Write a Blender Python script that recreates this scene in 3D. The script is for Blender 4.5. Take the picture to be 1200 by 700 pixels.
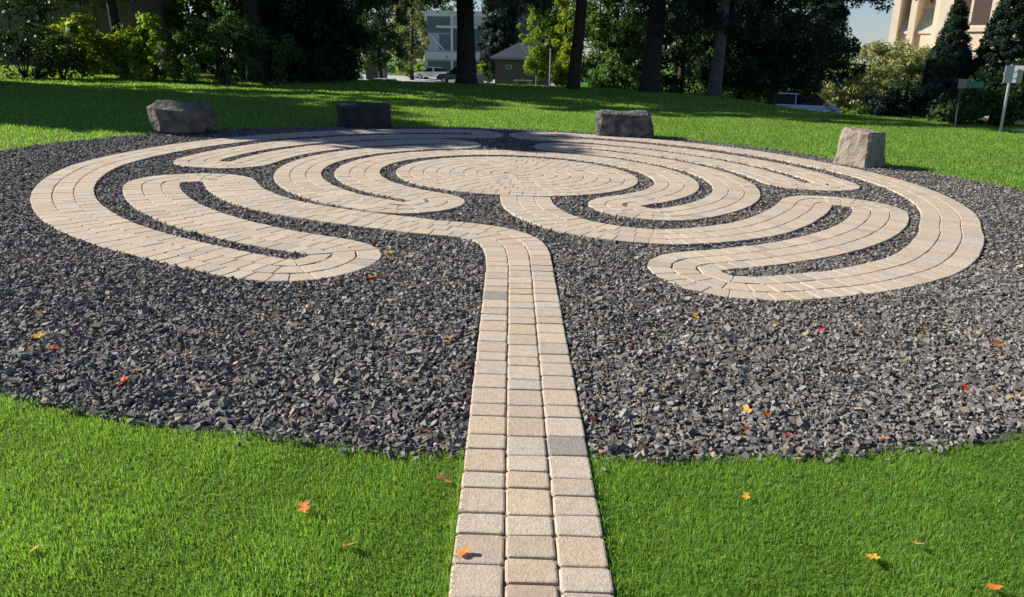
import bpy, bmesh, math, random
import numpy as np
from mathutils import Vector, Matrix
R = math.radians
PI = math.pi
random.seed(7)
rng = np.random.default_rng(7)
for o in list(bpy.data.objects):
    bpy.data.objects.remove(o)
sc = bpy.context.scene
C = sc.collection

# ------------------------------------------------------------------ camera
# "site frame": x right, y away along the entry path, ground plane through z=0, eye H above it.
H = 1.6257
SA, SB = -0.0203, 0.0170            # the site falls gently to the right and rises gently away
def cam_basis(pitch, roll):
    cp, sp, c, s = math.cos(pitch), math.sin(pitch), math.cos(roll), math.sin(roll)
    def ray(X, Y):                  # image x right, y up (f = 1) -> direction
        x = c * X - s * Y; y = s * X + c * Y
        return Vector((x, cp + y * sp, -sp + y * cp))
    fwd = ray(0, 0); right = ray(1, 0) - fwd; up = ray(0, 1) - fwd
    return right.normalized(), up.normalized(), fwd.normalized()
TILT = Matrix(((1, 0, -SA), (0, 1, -SB), (SA, SB, 1)))
r_, u_, f_ = cam_basis(0.3171, 0.0376)
r_, u_, f_ = (TILT @ r_).normalized(), (TILT @ u_).normalized(), (TILT @ f_).normalized()
u_ = (u_ - f_ * u_.dot(f_)).normalized(); r_ = f_.cross(u_).normalized()
CAM = TILT @ Vector((0, 0, H))
cam = bpy.data.cameras.new('camera'); cam_ob = bpy.data.objects.new('camera', cam); C.objects.link(cam_ob)
cam_ob.matrix_world = Matrix(((r_.x, u_.x, -f_.x, CAM.x), (r_.y, u_.y, -f_.y, CAM.y), (r_.z, u_.z, -f_.z, CAM.z), (0, 0, 0, 1)))
cam.sensor_width = 36; cam.lens = 36 * 898 / 1200; cam.clip_end = 3000; cam.clip_start = 0.05
sc.camera = cam_ob

# ------------------------------------------------------------------ light
SUN_EL = R(32); SUN_TO = Vector((-0.963, 0.27, 0)).normalized()      # horizontal direction towards the sun
sd = (SUN_TO * math.cos(SUN_EL) + Vector((0, 0, math.sin(SUN_EL)))).normalized()
W = bpy.data.worlds.new('World'); sc.world = W; W.use_nodes = True
nt = W.node_tree; nt.nodes.clear()
sky = nt.nodes.new('ShaderNodeTexSky'); sky.sky_type = 'NISHITA'; sky.sun_disc = False
sky.sun_elevation = SUN_EL; sky.sun_rotation = math.atan2(SUN_TO.x, SUN_TO.y)
sky.air_density = 1.0; sky.dust_density = 0.2; sky.ozone_density = 1.0
bg = nt.nodes.new('ShaderNodeBackground'); bg.inputs[1].default_value = 0.052
wo = nt.nodes.new('ShaderNodeOutputWorld'); tn = nt.nodes.new('ShaderNodeMix'); tn.data_type = 'RGBA'; tn.blend_type = 'MULTIPLY'; tn.inputs[0].default_value = 1; tn.inputs[7].default_value = (.86, .94, 1.18, 1)
nt.links.new(sky.outputs[0], tn.inputs[6]); nt.links.new(tn.outputs[2], bg.inputs[0]); nt.links.new(bg.outputs[0], wo.inputs[0])
sl = bpy.data.lights.new('sun', 'SUN'); sl.energy = 5.0; sl.angle = R(0.5); sl.color = (1.0, 0.93, 0.82)
so = bpy.data.objects.new('sun', sl); C.objects.link(so); so.location = (0, 0, 40)
so.rotation_euler = sd.to_track_quat('Z', 'Y').to_euler()
sc.view_settings.view_transform = 'Standard'; sc.view_settings.look = 'None'
sc.view_settings.exposure = 0.86; sc.view_settings.gamma = 1; sc.view_settings.use_curve_mapping = False
sc.render.engine = 'CYCLES'
sc.cycles.max_bounces = 6; sc.cycles.transmission_bounces = 4; sc.cycles.transparent_max_bounces = 4

# ------------------------------------------------------------------ terrain height
def sstep(t):
    t = np.clip(t, 0, 1); return t * t * (3 - 2 * t)
def zt(x, y):
    x = np.asarray(x, float); y = np.asarray(y, float)
    base = SA * np.clip(x, -60, 60) + SB * np.clip(y, -60, 130)
    crest = np.interp(x, [-40, -9, -7, -2.5, 2.4, 5.7, 8.2, 9.6, 11, 60], [36, 36, 34, 35, 35.5, 34, 30.5, 24.5, 23.5, 23.5])
    return base - 2.6 * sstep((y - crest) / 15.0)
def zg(x, y): return float(zt(x, y))
def at(px, py, Y):                  # point at distance Y along the line of sight of a place in the view
    X = (px - 600) / 898; Yi = -(py - 350) / 898
    d = r_ * X + u_ * Yi + f_
    t = (Y - CAM.y) / d.y
    return CAM + d * t
def spot(px, Y, py=100):            # ground point
    p = at(px, py, Y); return Vector((p.x, p.y, zg(p.x, p.y)))

# ------------------------------------------------------------------ helpers
def tag(o, label=None, cat=None, group=None, kind=None):
    if label: o['label'] = label
    if cat: o['category'] = cat
    if group: o['group'] = group
    if kind: o['kind'] = kind
    return o
def empty(name, loc, label=None, cat=None, group=None, rz=0):
    o = bpy.data.objects.new(name, None); C.objects.link(o); o.location = loc; o.rotation_euler = (0, 0, rz)
    o.empty_display_size = 0.2
    return tag(o, label, cat, group)
def link(name, me, mat, parent=None):
    o = bpy.data.objects.new(name, me); C.objects.link(o)
    if mat is not None:
        for m in (mat if isinstance(mat, (list, tuple)) else [mat]): me.materials.append(m)
    if parent: o.parent = parent
    return o
def np_mesh(name, V, F, tint=None, smooth=False):
    """V (n,3); F list of arrays (m,k)"""
    me = bpy.data.meshes.new(name)
    V = np.asarray(V, np.float32)
    Fs = [np.asarray(f, np.int32) for f in (F if isinstance(F, list) else [F]) if len(f)]
    nl = sum(f.size for f in Fs); nf = sum(len(f) for f in Fs)
    me.vertices.add(len(V)); me.vertices.foreach_set('co', V.ravel())
    me.loops.add(nl); me.loops.foreach_set('vertex_index', np.concatenate([f.ravel() for f in Fs]))
    me.polygons.add(nf)
    tot = np.concatenate([np.full(len(f), f.shape[1], np.int32) for f in Fs])
    st = np.concatenate([[0], np.cumsum(tot)[:-1]]).astype(np.int32)
    me.polygons.foreach_set('loop_start', st); me.polygons.foreach_set('loop_total', tot)
    me.polygons.foreach_set('use_smooth', np.full(nf, bool(smooth)))
    if tint is not None:
        a = me.attributes.new('tint', 'FLOAT_COLOR', 'POINT')
        t = np.asarray(tint, np.float32)
        if t.ndim == 1: t = np.stack([t, t, t], 1)
        t = np.concatenate([t, np.ones((len(t), 1), np.float32)], 1)
        a.data.foreach_set('color', t.ravel())
    me.update(calc_edges=True); me.validate()
    return me
class MB:
    """collects shapes and links them as one mesh"""
    def __init__(s): s.bm = bmesh.new()
    def box(s, x0, x1, y0, y1, z0, z1, M=None, bev=0):
        g = bmesh.ops.create_cube(s.bm, size=1)
        for v in g['verts']:
            v.co = Vector(((x0 + x1) / 2 + v.co.x * (x1 - x0), (y0 + y1) / 2 + v.co.y * (y1 - y0), (z0 + z1) / 2 + v.co.z * (z1 - z0)))
        if bev:
            es = list({e for v in g['verts'] for e in v.link_edges})
            vs = bmesh.ops.bevel(s.bm, geom=es, offset=bev, segments=2, affect='EDGES')['verts']
            if M is not None:
                for v in vs: v.co = M @ v.co
        elif M is not None:
            for v in g['verts']: v.co = M @ v.co
        return s
    def poly(s, pts):
        s.bm.faces.new([s.bm.verts.new(p) for p in pts]); return s
    def prism(s, outline, d0, d1, axis='y'):
        def P(a, b, d): return (a, d, b) if axis == 'y' else ((d, a, b) if axis == 'x' else (a, b, d))
        A = [s.bm.verts.new(P(a, b, d0)) for a, b in outline]; B = [s.bm.verts.new(P(a, b, d1)) for a, b in outline]
        s.bm.faces.new(A[::-1]); s.bm.faces.new(B)
        for i in range(len(A)):
            j = (i + 1) % len(A); s.bm.faces.new([A[i], A[j], B[j], B[i]])
        return s
    def tube(s, pts, rad, n=10, jit=0, seed=0):
        rr = random.Random(seed); pts = [Vector(p) for p in pts]; prev = None
        for i, p in enumerate(pts):
            d = (pts[min(i + 1, len(pts) - 1)] - pts[max(i - 1, 0)]).normalized()
            a = d.cross(Vector((0.13, 1, 0.05))).normalized(); b = d.cross(a)
            ring = [s.bm.verts.new(p + (a * math.cos(2 * PI * k / n) + b * math.sin(2 * PI * k / n)) * rad[i] * (1 + jit * rr.uniform(-1, 1))) for k in range(n)]
            if prev:
                for k in range(n): s.bm.faces.new([prev[k], prev[(k + 1) % n], ring[(k + 1) % n], ring[k]])
            else: s.bm.faces.new(ring)
            prev = ring
        s.bm.faces.new(prev[::-1]); return s
    def build(s, name, mat, parent=None, smooth=False):
        bmesh.ops.recalc_face_normals(s.bm, faces=s.bm.faces)
        me = bpy.data.meshes.new(name); s.bm.to_mesh(me); s.bm.free()
        if smooth: me.polygons.foreach_set('use_smooth', np.ones(len(me.polygons), bool))
        return link(name, me, mat, parent)

# ------------------------------------------------------------------ materials
def mat(name, col, rough=0.8, metal=0, noise=None, bump=None, tint=False, coat=0, spec=0.5):
    """noise=(scale, col2, contrast lo, hi); bump=(scale, strength, dist)"""
    m = bpy.data.materials.new(name); m.use_nodes = True; n = m.node_tree.nodes; l = m.node_tree.links
    b = n['Principled BSDF']; b.inputs['Roughness'].default_value = rough; b.inputs['Metallic'].default_value = metal
    b.inputs['Specular IOR Level'].default_value = spec
    b.inputs['Coat Weight'].default_value = coat
    tc = n.new('ShaderNodeNewGeometry')
    src = None
    if noise:
        nz = n.new('ShaderNodeTexNoise'); nz.inputs['Scale'].default_value = noise[0]; nz.inputs['Detail'].default_value = 6
        l.new(tc.outputs['Position'], nz.inputs['Vector'])
        cr = n.new('ShaderNodeValToRGB'); cr.color_ramp.elements[0].position = noise[2]; cr.color_ramp.elements[1].position = noise[3]
        cr.color_ramp.elements[0].color = (*col, 1); cr.color_ramp.elements[1].color = (*noise[1], 1)
        l.new(nz.outputs[0], cr.inputs[0]); src = cr.outputs[0]
    if tint:
        at_ = n.new('ShaderNodeAttribute'); at_.attribute_name = 'tint'
        mx = n.new('ShaderNodeMix'); mx.data_type = 'RGBA'; mx.blend_type = 'MULTIPLY'; mx.inputs[0].default_value = 1
        if src: l.new(src, mx.inputs[6])
        else: mx.inputs[6].default_value = (*col, 1)
        l.new(at_.outputs['Color'], mx.inputs[7]); src = mx.outputs[2]
    if src: l.new(src, b.inputs['Base Color'])
    else: b.inputs['Base Color'].default_value = (*col, 1)
    if bump:
        bz = n.new('ShaderNodeTexNoise'); bz.inputs['Scale'].default_value = bump[0]; bz.inputs['Detail'].default_value = 8; bz.inputs['Roughness'].default_value = 0.65
        l.new(tc.outputs['Position'], bz.inputs['Vector'])
        bp = n.new('ShaderNodeBump'); bp.inputs['Strength'].default_value = bump[1]; bp.inputs['Distance'].default_value = bump[2]
        l.new(bz.outputs[0], bp.inputs['Height']); l.new(bp.outputs[0], b.inputs['Normal'])
    return m
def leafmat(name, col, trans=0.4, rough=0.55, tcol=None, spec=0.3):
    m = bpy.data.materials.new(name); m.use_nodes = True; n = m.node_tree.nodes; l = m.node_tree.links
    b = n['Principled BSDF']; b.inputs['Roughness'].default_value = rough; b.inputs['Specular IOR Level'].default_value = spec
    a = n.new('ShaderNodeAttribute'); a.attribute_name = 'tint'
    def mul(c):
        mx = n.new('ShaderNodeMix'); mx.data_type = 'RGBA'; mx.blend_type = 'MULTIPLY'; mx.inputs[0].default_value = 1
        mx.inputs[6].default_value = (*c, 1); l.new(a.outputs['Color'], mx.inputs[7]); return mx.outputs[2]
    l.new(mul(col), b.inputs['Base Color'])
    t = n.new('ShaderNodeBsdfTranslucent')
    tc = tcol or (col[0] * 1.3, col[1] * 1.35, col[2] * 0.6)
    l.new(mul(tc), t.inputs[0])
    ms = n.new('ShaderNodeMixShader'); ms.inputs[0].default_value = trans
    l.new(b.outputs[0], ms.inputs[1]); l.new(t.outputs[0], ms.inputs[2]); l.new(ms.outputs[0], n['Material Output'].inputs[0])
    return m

def grass_ground_mat():
    m = bpy.data.materials.new('lawn'); m.use_nodes = True; n = m.node_tree.nodes; l = m.node_tree.links
    b = n['Principled BSDF']; b.inputs['Roughness'].default_value = 0.9; b.inputs['Specular IOR Level'].default_value = 0.15
    g = n.new('ShaderNodeNewGeometry')
    def nz(s, d=4, stretch=None):
        x = n.new('ShaderNodeTexNoise'); x.inputs['Scale'].default_value = s; x.inputs['Detail'].default_value = d
        if stretch:
            mp = n.new('ShaderNodeMapping'); mp.inputs['Scale'].default_value = stretch; l.new(g.outputs['Position'], mp.inputs[0]); l.new(mp.outputs[0], x.inputs['Vector'])
        else: l.new(g.outputs['Position'], x.inputs['Vector'])
        return x
    a = nz(0.45, 5); c = nz(28, 6); 
    r1 = n.new('ShaderNodeValToRGB'); r1.color_ramp.elements[0].position = .35; r1.color_ramp.elements[1].position = .7
    r1.color_ramp.elements[0].color = (0.060, 0.145, 0.016, 1); r1.color_ramp.elements[1].color = (0.088, 0.180, 0.024, 1)
    l.new(a.outputs[0], r1.inputs[0])
    r2 = n.new('ShaderNodeValToRGB'); r2.color_ramp.elements[0].position = .3; r2.color_ramp.elements[1].position = .75
    r2.color_ramp.elements[0].color = (.55, .55, .55, 1); r2.color_ramp.elements[1].color = (1.35, 1.3, 1.2, 1)
    l.new(c.outputs[0], r2.inputs[0])
    mx = n.new('ShaderNodeMix'); mx.data_type = 'RGBA'; mx.blend_type = 'MULTIPLY'; mx.inputs[0].default_value = 1
    l.new(r1.outputs[0], mx.inputs[6]); l.new(r2.outputs[0], mx.inputs[7]); l.new(mx.outputs[2], b.inputs['Base Color'])
    bp = n.new('ShaderNodeBump'); bp.inputs['Strength'].default_value = .8; bp.inputs['Distance'].default_value = .03
    l.new(c.outputs[0], bp.inputs['Height']); l.new(bp.outputs[0], b.inputs['Normal'])
    return m
M = {}
M['lawn'] = grass_ground_mat()
M['blade'] = leafmat('grass_blade', (0.150, 0.290, 0.042), 0.42, 0.55, (0.31, 0.53, 0.055), spec=0.4)
M['stone_bed'] = mat('gravel_bed', (0.035, 0.035, 0.036), 0.95, noise=(55, (0.13, 0.13, 0.135), .35, .7), bump=(45, 1, .03))
M['stones'] = mat('gravel_stones', (0.160, 0.150, 0.137), 0.85, tint=True, bump=(160, .6, .004), spec=.3)
M['paver'] = mat('paver', (0.495, 0.425, 0.335), 0.9, tint=True, noise=(38, (0.370, 0.315, 0.250), .3, .75), bump=(95, .7, .007), spec=.25)
M['joint'] = mat('joint_sand', (0.12, 0.095, 0.07), 0.95, noise=(30, (0.22, 0.18, 0.13), .3, .8))
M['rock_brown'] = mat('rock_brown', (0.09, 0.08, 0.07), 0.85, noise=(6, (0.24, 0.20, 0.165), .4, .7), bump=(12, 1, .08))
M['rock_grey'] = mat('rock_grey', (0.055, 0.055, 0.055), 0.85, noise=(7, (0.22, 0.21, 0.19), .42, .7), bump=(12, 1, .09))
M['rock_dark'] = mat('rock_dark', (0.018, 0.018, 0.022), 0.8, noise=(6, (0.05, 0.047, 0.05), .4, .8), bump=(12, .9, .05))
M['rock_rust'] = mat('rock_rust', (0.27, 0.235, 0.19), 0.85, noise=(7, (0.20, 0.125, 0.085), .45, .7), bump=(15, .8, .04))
M['bark'] = mat('bark', (0.024, 0.020, 0.019), 0.95, noise=(9, (0.07, 0.055, 0.045), .35, .75), bump=(11, 1, .06))
M['bark_grey'] = mat('bark_grey', (0.07, 0.065, 0.065), 0.95, noise=(9, (0.17, 0.155, 0.145), .35, .75), bump=(11, 1, .06))
M['asphalt'] = mat('asphalt', (0.07, 0.07, 0.075), 0.9, noise=(3, (0.11, 0.11, 0.115), .3, .7), bump=(60, .4, .01))
M['concrete'] = mat('concrete', (0.34, 0.33, 0.32), 0.9, noise=(2, (0.42, 0.41, 0.40), .3, .7))
L = {}
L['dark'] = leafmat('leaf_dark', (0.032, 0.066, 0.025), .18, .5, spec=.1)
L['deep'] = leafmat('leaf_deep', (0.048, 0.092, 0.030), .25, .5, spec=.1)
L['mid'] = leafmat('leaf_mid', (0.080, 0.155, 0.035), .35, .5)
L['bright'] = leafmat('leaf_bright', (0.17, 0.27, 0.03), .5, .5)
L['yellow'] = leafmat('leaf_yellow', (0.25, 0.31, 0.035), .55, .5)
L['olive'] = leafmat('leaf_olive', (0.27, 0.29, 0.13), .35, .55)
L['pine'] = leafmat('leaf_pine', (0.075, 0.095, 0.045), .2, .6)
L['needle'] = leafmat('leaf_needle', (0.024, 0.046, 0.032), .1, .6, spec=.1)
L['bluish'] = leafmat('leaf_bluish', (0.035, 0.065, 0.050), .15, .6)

# ------------------------------------------------------------------ ground sheet
def lines(a, b, step, far, k=26):
    mid = np.arange(a, b + 1e-6, step); g = np.geomspace(1, 1 + far, k)[1:] - 1
    return np.concatenate([(a - g)[::-1], mid, b + g])
xs = lines(-24, 30, 0.75, 900); ys = lines(-6, 62, 0.75, 1200)
X, Y = np.meshgrid(xs, ys); Z = zt(X, Y)
V = np.stack([X, Y, Z], -1).reshape(-1, 3); nx = len(xs); ny = len(ys)
i, j = np.meshgrid(np.arange(nx - 1), np.arange(ny - 1)); a = (j * nx + i).ravel()
tag(link('ground', np_mesh('ground', V, np.stack([a, a + 1, a + nx + 1, a + nx], 1), smooth=True), M['lawn']), 'mown green lawn rising gently away from the camera', 'lawn', kind='structure')

# ------------------------------------------------------------------ labyrinth
CX, CY = 0.009, 10.217
EDGE_T = np.array([-180, -110, -87, -79, -72, -64, -48, -35, -19, 0, 14, 31, 48, 66, 75, 89, 110, 130, 180])
EDGE_R = np.array([7.4, 7.32, 7.15, 7.08, 6.95, 6.8, 6.5, 6.1, 5.85, 5.95, 5.9, 6.15, 6.15, 6.15, 6.6, 6.9, 7.2, 7.4, 7.4])
def redge(th): return np.interp(th, EDGE_T, EDGE_R)
def pol(x, y):
    dx = x - CX; dy = y - CY; return np.hypot(dx, dy), np.degrees(np.arctan2(dx, dy))
def stem_x(y): return 0.120 - 0.0120 * y if np.isscalar(y) else 0.120 - 0.0120 * np.asarray(y)
th = np.radians(np.arange(-180, 180, 1.5)); re = redge(np.degrees(th)) + 0.03
V = [(CX, CY, 0)]; nr = 24
for k in range(1, nr + 1):
    for t, q in zip(th, re): V.append((CX + q * k / nr * math.sin(t), CY + q * k / nr * math.cos(t), 0))
V = np.array(V); V[:, 2] = zt(V[:, 0], V[:, 1]) + 0.006
n = len(th); F4 = []; F3 = [(0, 1 + (q + 1) % n, 1 + q) for q in range(n)]
for k in range(nr - 1):
    for q in range(n):
        a = 1 + k * n + q; b = 1 + k * n + (q + 1) % n; F4.append((a, b, b + n, a + n))
tag(link('gravel_bed', np_mesh('gravel_bed', V, [np.array(F3), np.array(F4)]), M['stone_bed']), 'dark bed of crushed stone under and around the stone labyrinth', 'gravel', kind='structure')

PW = 0.575                       # path width
def P(r, t): return (CX + r * math.sin(R(t)), CY + r * math.cos(R(t)))
def arc(keys, step=2.0):         # keys [(r, theta)...] -> points along an almost circular arc
    out = []
    rs = [k[0] for k in keys]; ts = [k[1] for k in keys]
    n = max(2, int(abs(ts[-1] - ts[0]) / step)); sgn = 1 if ts[-1] > ts[0] else -1
    for q in range(n + 1):
        t = ts[0] + (ts[-1] - ts[0]) * q / n
        out.append(P(float(np.interp(t * sgn, [a * sgn for a in ts], rs)), t))
    return out
def uturn(rA, rB, tip, dirn, nexp=2.35):
    """from radius rA to rB, outermost paver edge at angle tip, arm side given by dirn (+1 = turn lies at larger theta)"""
    rm = (rA + rB) / 2; hv = abs(rA - rB) / 2; tc = tip - dirn * math.degrees((PW / 2 + hv) / rm)
    pts = []
    for k in range(1, 12):
        a = -PI / 2 + PI * k / 12
        v = math.copysign(abs(math.sin(a)) ** (2 / nexp), math.sin(a)); u = abs(math.cos(a)) ** (2 / nexp)
        r = rm + v * (rB - rA) / 2
        pts.append(P(r, tc + dirn * math.degrees(u * hv / r)))
    return pts, tc
# walk the whole path from the entry to the centre
R1, R2L, R2U, R3L, R3U, R4, R5 = 5.19, 4.43, 4.32, 3.60, 3.57, 2.82, 2.09
u1, a1 = uturn(R3L, R2L, -103.5, 1)          # left, lower lobe (arms lie at smaller theta)
u2, a2 = uturn(R2L, R1, -167, -1)            # bottom left
u3, a3 = uturn(R1, R2U, -3.6, 1)             # top, outer pair, left side
u4, a4 = uturn(R2U, R3U, -97, -1)            # left, upper lobe
u5, a5 = uturn(R3U, R4, -12, 1)              # top, inner pair, left side
u6, a6 = uturn(R4, R5, -165.5, -1)           # bottom left, inner
u7, a7 = uturn(R5 - 0.03, R4 + .03, 158.5, 1)          # bottom right, inner
u8, a8 = uturn(R4, R3U, 5, -1)               # top, inner pair, right side
u9, a9 = uturn(R3U, R2U, 96.5, 1)            # right, upper lobe
u10, a10 = uturn(R2U, R1, -2.2, -1)          # top, outer pair, right side
u11, a11 = uturn(R1, R2L, 167, 1)            # bottom right, outer
u12, a12 = uturn(R2L - .01, R3L + .03, 103, -1)          # right, lower lobe
def sx(y): return (0.120 - 0.0120 * y, y)
A = [sx(y) for y in np.arange(0.2, 5.7, .25)] + [(0.045, 5.85), (0.03, 6.1), (0.0, 6.33), (-.06, 6.52), (-0.19, 6.70), (-.36, 6.80), (-.58, 6.865), (-0.82, 6.905)]
A += arc([(3.38, -161), (3.44, -150), (3.56, -135), (3.60, -122), (R3L, a1)]) + u1
A += arc([(R2L, a1), (R2L, a2)]) + u2 + arc([(R1, a2), (5.17, -150), (5.22, -137), (5.27, -117), (5.32, -97), (5.25, -83), (5.21, -70), (R1, -50), (R1, a3)]) + u3 + arc([(R2U, a3), (R2U, a4)]) + u4
A += arc([(R3U, a4), (R3U, a5)]) + u5 + arc([(R4, a5), (R4, -140), (R4 - .03, a6)]) + u6 + arc([(R5, a6), (R5, 100), (R5 - .03, a7)]) + u7
A += arc([(R4 + .03, a7), (R4, 100), (R4, a8)]) + u8 + arc([(R3U, a8), (R3U, a9)]) + u9 + arc([(R2U, a9), (R2U, a10)]) + u10
A += arc([(R1, a10), (5.24, 25), (5.28, 48), (5.22, 67), (5.21, 88), (5.15, 106), (5.09, 118), (5.16, 129), (5.27, 140), (5.28, 150), (R1 + .03, a11)]) + u11 + arc([(R2L, a11), (R2L - .01, a12)]) + u12
A += arc([(R3L + .03, a12), (3.62, 125), (3.70, 141), (3.68, 152), (3.63, 158)])
A += [(0.98, 6.93), (0.72, 7.07), (0.50, 7.27), (0.33, 7.53), (0.20, 7.85), (0.13, 8.2), (0.105, 8.63)]
A = np.array(A)
def catmull(pts, step=0.02):
    d = np.hypot(*np.diff(pts, axis=0).T); keep = np.concatenate([[True], d > 0.02]); pts = pts[keep]
    out = []
    Pd = np.vstack([2 * pts[0] - pts[1], pts, 2 * pts[-1] - pts[-2]])
    for i in range(1, len(Pd) - 2):
        p0, p1, p2, p3 = Pd[i - 1:i + 3]
        t0 = 0; t1 = np.linalg.norm(p1 - p0) ** .5; t2 = t1 + np.linalg.norm(p2 - p1) ** .5; t3 = t2 + np.linalg.norm(p3 - p2) ** .5
        m = max(2, int(np.linalg.norm(p2 - p1) / step))
        for t in np.linspace(t1, t2, m, endpoint=False):
            a1_ = (t1 - t) / (t1 - t0) * p0 + (t - t0) / (t1 - t0) * p1; a2_ = (t2 - t) / (t2 - t1) * p1 + (t - t1) / (t2 - t1) * p2; a3_ = (t3 - t) / (t3 - t2) * p2 + (t - t2) / (t3 - t2) * p3
            b1 = (t2 - t) / (t2 - t0) * a1_ + (t - t0) / (t2 - t0) * a2_; b2 = (t3 - t) / (t3 - t1) * a2_ + (t - t1) / (t3 - t1) * a3_
            out.append((t2 - t) / (t2 - t1) * b1 + (t - t1) / (t2 - t1) * b2)
    out.append(pts[-1]); out = np.array(out)
    s = np.concatenate([[0], np.cumsum(np.hypot(*np.diff(out, axis=0).T))]); S = np.arange(0, s[-1], step)
    return np.stack([np.interp(S, s, out[:, 0]), np.interp(S, s, out[:, 1])], 1)
CL = catmull(A)
ker = np.ones(7) / 7                                            # light smoothing of the centre line
CLs = CL.copy(); CLs[3:-3, 0] = np.convolve(CL[:, 0], ker, 'valid'); CLs[3:-3, 1] = np.convolve(CL[:, 1], ker, 'valid'); CL = CLs
T = np.gradient(CL, axis=0); T /= np.linalg.norm(T, axis=1)[:, None]; N = np.stack([T[:, 1], -T[:, 0]], 1)   # right-hand normal
yy = CL[:, 1]; in_stem = np.arange(len(CL)) * 0.02 < 6.0
WID = np.where(in_stem, 0.518, PW); WID = np.convolve(np.pad(WID, 25, 'edge'), np.ones(51) / 51, 'valid')
TOPZ = 0.028
BV, BF8, BF4, BT = [], [], [], []
pal = [((1, 1, 1), 8), ((.95, .93, .90), 4), ((1.05, 1.04, 1.01), 4), ((1.05, .98, .92), 1.4), ((1.02, .94, .89), .8), ((.86, .87, .90), .5), ((1.05, 1.0, .90), 1.5)]
pw = np.array([p[1] for p in pal]); pw /= pw.sum()
prand = np.random.default_rng(11)
def brick(c, grey=False):
    """c: four footprint corners in order (2-d)"""
    c = [np.array(q, float) + prand.normal(0, .0016, 2) for q in c]; cen = sum(c) / 4; K = 1.25 if cen[1] < 5.5 else .62
    z0 = float(zt(cen[0], cen[1])) ; h = TOPZ + prand.normal(0, .0008); tx, ty = prand.normal(0, .0045, 2)
    oct_ = []
    for k in range(4):
        p, a, b = c[k], c[k - 1], c[(k + 1) % 4]
        la = np.linalg.norm(a - p); lb = np.linalg.norm(b - p); ch = min(.010, la * .25, lb * .25)
        oct_ += [p + (a - p) / la * ch, p + (b - p) / lb * ch]
    base = len(BV)
    for ins, dz in ((0, -0.03), (0, -0.0065), (.0028, -.002), (.0085, 0)):
        for p in oct_:
            d = cen - p; dl = np.linalg.norm(d); q = p + d / dl * ins * K
            z = z0 + h + dz + (q - cen)[0] * tx + (q - cen)[1] * ty + SA * (q - cen)[0] + SB * (q - cen)[1]
            BV.append((q[0], q[1], z if dz > -.02 else z0 - .01))
    for lv in range(3):
        for k in range(8):
            a = base + lv * 8 + k; b = base + lv * 8 + (k + 1) % 8; BF4.append((a, b, b + 8, a + 8))
    BF8.append([base + 24 + k for k in range(8)])
    t = np.array(pal[prand.choice(len(pal), p=pw)][0]) * prand.normal(1, .035)
    if grey: t = np.array((.60, .64, .72))
    BT.extend([t] * 32)
def sweep_bricks():
    for col in range(3):
        off = -WID / 2 + WID * (col + .5) / 3
        L_ = CL + N * off[:, None]; s = np.concatenate([[0], np.cumsum(np.maximum(np.hypot(*np.diff(L_, axis=0).T), 1e-5))])
        pos = 0.0 + prand.uniform(0, .1); flip = 0
        while pos < s[-1] - .06:
            u = np.interp(pos, s, np.arange(len(s))) * .02
            if u < 6.2: ln = prand.choice([.125, .178, .165, .178]) if flip else prand.choice([.125, .165, .12]); flip = 1 - flip
            else: ln = prand.choice([.13, .165, .175, .15])
            e = min(pos + ln, s[-1]); g = .0028 if u < 6.2 else .0018
            def at_s(q, o):
                idx = np.interp(q, s, np.arange(len(s))); i0 = int(idx); i1 = min(i0 + 1, len(CL) - 1); f = idx - i0
                cc = CL[i0] * (1 - f) + CL[i1] * f; nn = N[i0] * (1 - f) + N[i1] * f; w = WID[i0]
                return cc + nn * (-w / 2 + w * o)
            o0 = col / 3 + .005; o1 = (col + 1) / 3 - .005
            cs = [at_s(pos + g, o0), at_s(pos + g, o1), at_s(e - g, o1), at_s(e - g, o0)]
            gr = (col == 2 and 2.72 < cs[0][1] < 2.86 and u < 4) or (col == 0 and 4.83 < cs[0][1] < 4.95 and u < 6) 
            brick(cs, gr); pos = e
sweep_bricks()
def pack_mesh(name):
    V = np.array(BV); 
    return np_mesh(name, V, [np.array(BF4), np.array(BF8)], tint=np.array(BT))
tag(link('path', pack_mesh('path'), M['paver']), 'winding path of tan pavers three bricks wide', 'path', kind='structure')
# centre disk of concentric rings
BV, BF8, BF4, BT = [], [], [], []
RD = 1.60; rings = 9; dr = RD / rings
for k in range(rings):
    r0 = k * dr + .003; r1 = (k + 1) * dr - .003; rm = (r0 + r1) / 2
    nb = max(5, int(2 * PI * rm / .155)); ph = prand.uniform(0, 6)
    for q in range(nb):
        a = ph + 2 * PI * q / nb; b = ph + 2 * PI * (q + 1) / nb; g = .003 / max(rm, .1)
        pts = [(CX + r * math.sin(t), CY + r * math.cos(t)) for r, t in ((max(r0, .02), a + g), (r1, a + g), (r1, b - g), (max(r0, .02), b - g))]
        brick(pts[::-1])
tag(link('paving', pack_mesh('paving'), M['paver']), 'round tan paved centre of the labyrinth', 'paving', kind='structure')
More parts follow.
